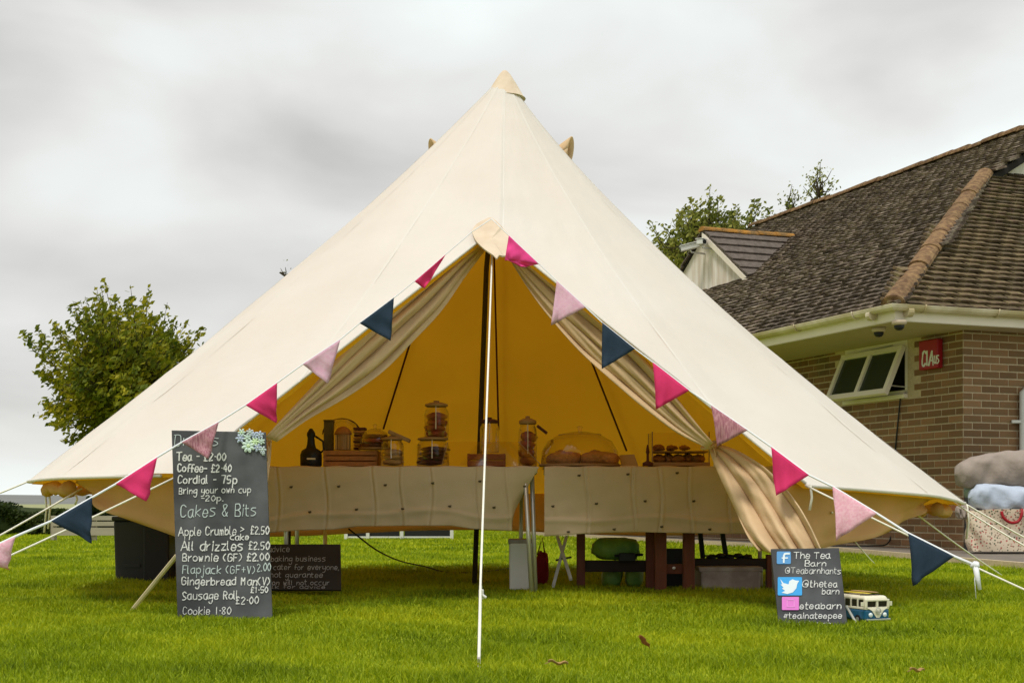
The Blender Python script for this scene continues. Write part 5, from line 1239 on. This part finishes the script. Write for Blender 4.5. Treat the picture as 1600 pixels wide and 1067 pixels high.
def cushion(x0, x1, yfun_top, yfun_bot, d, dep, mt, name, label, seed):
    m = MB(); W0, W1 = (x0-800)/F*d, (x1-800)/F*d; rr = random.Random(seed); ph = [rr.uniform(0, 6) for _ in range(4)]
    def fn(u, v):
        a = 2*math.pi*v; k = math.sin(math.pi*min(max(u, .0), 1))**.16 if 0 < u < 1 else 0
        px = lerp(x0, x1, u); yt, yb = yfun_top(px), yfun_bot(px); zt, zb = EYE+(HZ-yt)/F*d, EYE+(HZ-yb)/F*d
        s = math.sin(a); s = math.copysign(abs(s)**.7, s); c_ = math.cos(a); c_ = math.copysign(abs(c_)**.7, c_)
        wr = .010*math.sin(u*17+a*3+ph[0])+.008*math.sin(u*31-a*5+ph[1])+.006*math.sin(u*57+a*4+ph[2]+3*math.sin(u*9))
        return Vector((lerp(W0, W1, u)-.01*s*(1-k), d+dep/2+(c_*dep/2+wr)*k, (zt+zb)/2+(s*(zt-zb)/2)*k+wr*.5*k))
    m.grid(fn, 48, 28); c = P(x0, yfun_bot(x0), d); o = m.build(name, M[mt], None, smooth=True, loc=c); meta(o, label, 'bag', 'soft bags piled on the floral bag'); return o
cushion(1502, 1700, lambda x: 716-13*math.sin(min(1, (x-1502)/90)*1.57), lambda x: 768-5*math.sin((x-1502)/70), fd+.05, .34, 'taupe', 'duvet_bag', 'large taupe padded bag topmost of the pile by the wall', 1)
cushion(1515, 1700, lambda x: 756-8*math.sin(min(1, (x-1515)/60)*1.57), lambda x: 782, fd+.16, .30, 'sage', 'duvet_bag', 'sage green bag squeezed beneath the taupe bag', 2)
cushion(1522, 1700, lambda x: 751+10*max(0, (x-1545)/60) if x > 1530 else 757, lambda x: 800, fd-.02, .30, 'powder', 'duvet_bag', 'pale blue bag lying on top of the floral bag', 3)
cushion(1497, 1528, lambda x: 789, lambda x: 811, fd+.1, .12, 'taupe', 'rolled_mat', 'small round brown grey roll left of the floral bag', 4)
# solid dark block added for the dark niche behind the roll
m = MB(); c = hit(1519, 820, CW-av*.10, av); m.box((c.x, c.y+.0, .45), (.13, .10, .78)); o = m.build('niche_block', M['bin'], None, loc=(c.x, c.y, 0), bevel=.01); meta(o, 'added block for the dark cabinet against the wall left of the floral bag', 'niche')

# ------------------------------------------------------------------ trees and hedge
def leafcloud(mb, pts, size, rr):
    for p in pts:
        a = Vector((rr.gauss(0, 1), rr.gauss(0, 1), rr.gauss(0, 1))).normalized(); b = a.orthogonal().normalized(); c_ = a.cross(b); s = size*rr.uniform(.6, 1.25)
        mb.add([p-b*s, p+c_*s*.5, p+b*s, p-c_*s*.5+a*s*.25], [(0, 1, 2), (0, 2, 3)])
def tree(base, crown_c, rad, nshoot, lsize, mt, label, seed, shoot=.55, cat='tree', per=42, inner=3500, up=.5, name='tree', lower=-.75, trunk_r=.12):
    rr = random.Random(seed); t = thing(name, base, label, cat); tm = MB(); lm = MB(); c = Vector(crown_c)
    fork = Vector(base).lerp(c, .45); tm.tube([Vector(base), Vector(base).lerp(fork, .6)+Vector((.05, 0, 0)), fork, c], [trunk_r, trunk_r*.8, trunk_r*.7, trunk_r*.3], 8)
    for k in range(nshoot):
        a = rr.uniform(0, 2*math.pi); zz = rr.uniform(lower, 1); rxy = math.sqrt(max(0, 1-zz*zz)); d = Vector((rxy*math.cos(a), rxy*math.sin(a), zz)); lump = 1+.16*math.sin(a*3+seed)+.12*math.sin(zz*6+a*2)
        e1 = c+Vector((d.x*rad[0], d.y*rad[1], d.z*rad[2]))*rr.uniform(.72, .95)*lump
        s0 = c+(e1-c)*.15+Vector((0, 0, -rad[2]*.15)); dirn = (d+Vector((rr.uniform(-.3, .3), rr.uniform(-.3, .3), up+.3*max(0, zz)))).normalized()
        e2 = e1+dirn*shoot*rr.uniform(.25, 1.0)
        mid = s0.lerp(e1, .5)+Vector((rr.uniform(-.1, .1), rr.uniform(-.1, .1), rr.uniform(-.1, .1)))
        tm.tube([s0, mid, e1, e2], [.03, .02, .011, .004], 4, cap=False)
        pts = []
        for q in range(per):
            u = rr.random()
            if u < .45: p = mid.lerp(e1, rr.random()); sp = .16
            else: w_ = rr.random(); p = e1.lerp(e2, w_); sp = .12*(1-w_)+.025
            pts.append(p+Vector((rr.gauss(0, sp), rr.gauss(0, sp), rr.gauss(0, sp))))
        leafcloud(lm, pts, lsize, rr)
    pts = []
    for k in range(inner):
        d = Vector((rr.gauss(0, 1), rr.gauss(0, 1), rr.gauss(0, 1))).normalized()*rr.random()**.4*.86
        if d.z < lower: continue
        p = c+Vector((d.x*rad[0], d.y*rad[1], d.z*rad[2]))
        if math.sin(p.x*4+p.z*3)*math.sin(p.z*5-p.y*2) > -.55: pts.append(p)
    leafcloud(lm, pts, lsize*1.15, rr)
    tm.build('trunk', M['bark'], t); lm.build('crown', M[mt], t)
dT = 30.0
cT = P(202, 598, dT); tree((cT.x+.2, dT, 0), cT, (1.50, 1.4, 1.32), 220, .076, 'leaves', 'bushy yellow green tree behind the left slope of the tent', 5, shoot=1.05, up=.62, lower=-.95, per=62, inner=5200)
d2 = 30.0
c2_ = P(1120, 395, d2); tree((c2_.x, d2, 0), c2_, (1.25, 1.0, .78), 130, .064, 'leaves2', 'leafy tree top behind the white gable of the building', 9, shoot=.62, up=.9, inner=1600, per=40, trunk_r=.10)
for k, (px, py, rx, rz_, lab) in enumerate(((1232, 325, .10, .32, 'thin left tree top peeping over the tiled roof'), (1280, 300, .22, .50, 'taller sparse tree top peeping over the tiled roof'))):
    c_ = P(px, py, d2); tree((c_.x, d2, 0), c_, (rx, rx, rz_), 16 if k else 8, .042, 'leaves2', lab, 20+k, shoot=.35, up=1.2, inner=30, per=16, trunk_r=.03)
c_ = P(448, 432, 24); tree((c_.x, 24, 0), c_, (.05, .05, .08), 5, .02, 'leaves2', 'bare twig tip showing above the left slope of the tent', 33, shoot=.14, up=1.2, inner=2, per=3, trunk_r=.012)
rr = random.Random(3)
def hedge(x0, x1, d, ztop, dep, label, n, seed):
    a, b = G_(x0, d), G_(x1, d); t = thing('hedge', ((a.x+b.x)/2, d, 0), label, 'hedge'); lm = MB(); rr = random.Random(seed); pts = []
    for k in range(n):
        x = rr.uniform(a.x, b.x); u = rr.random(); zt = ztop*(.86+.16*math.sin(x*2.3+seed)+.08*math.sin(x*7)); z = zt*(u**.6); y = d+rr.random()**2*dep+(.10*math.sin(x*5+z*7))
        pts.append(Vector((x, y, z)))
    leafcloud(lm, pts, .050, rr); lm.build('foliage', M['hedge'], t)
    m = MB(); m.blob(((a.x+b.x)/2, d+dep*.6, ztop*.42), (b.x-a.x, dep, ztop*.82), n=40, m=10, wob=.04, power=.4); m.build('inner_growth', M['hedge'], t)
hedge(-220, 92, 24, .56, .8, 'dark green hedge along the lawn at the far left', 9000, 4)
hedge(92, 150, 25.5, .30, .7, 'lower olive hedge behind the timber barrier', 2500, 8)
hedge(138, 260, 25, .68, .9, 'taller dark hedge behind the timber barrier and wheelie bin', 6000, 6)

# ------------------------------------------------------------------ fallen leaves
for k, (px, py, s, mt, lab) in enumerate(((1007, 1014, .030, 'leafdead', 'curled red brown fallen leaf standing in the grass'), (872, 1049, .030, 'leaftan', 'flat tan fallen leaf in the grass near the front edge'), (1433, 1061, .024, 'leaftan', 'small tan fallen leaf in the grass below the toy van'), (405, 1005, .0, 'leaftan', ''))):
    if not s: continue
    d = EYE*F/(py+8-HZ); c = G_(px, d)+Vector((0, 0, .038)); m = MB()
    def lf(u, v, c=c, s=s, k=k):
        w_ = max(0, math.sin(math.pi*v))**.8*.42*(1+.25*math.sin(v*25)); x = (u-.5)*2*w_*s; y = (v-.5)*2*s; cu = abs(u-.5)*.5*s
        a = (.9, .1, .4)[k]; t_ = (.9, .15, .1)[k]
        return c+Vector((y*math.cos(a)-x*math.sin(a), y*math.sin(a)*.5+x*math.cos(a), cu+y*t_*-.8+.004*math.sin(v*9)))
    m.grid(lf, 6, 12); m.tube([lf(.5, -.15), lf(.5, .1)], .0012, 4); o = m.build('fallen_leaf', M[mt], None, smooth=True, loc=c, solid=.0008); meta(o, lab, 'leaf', 'fallen leaves on the lawn')
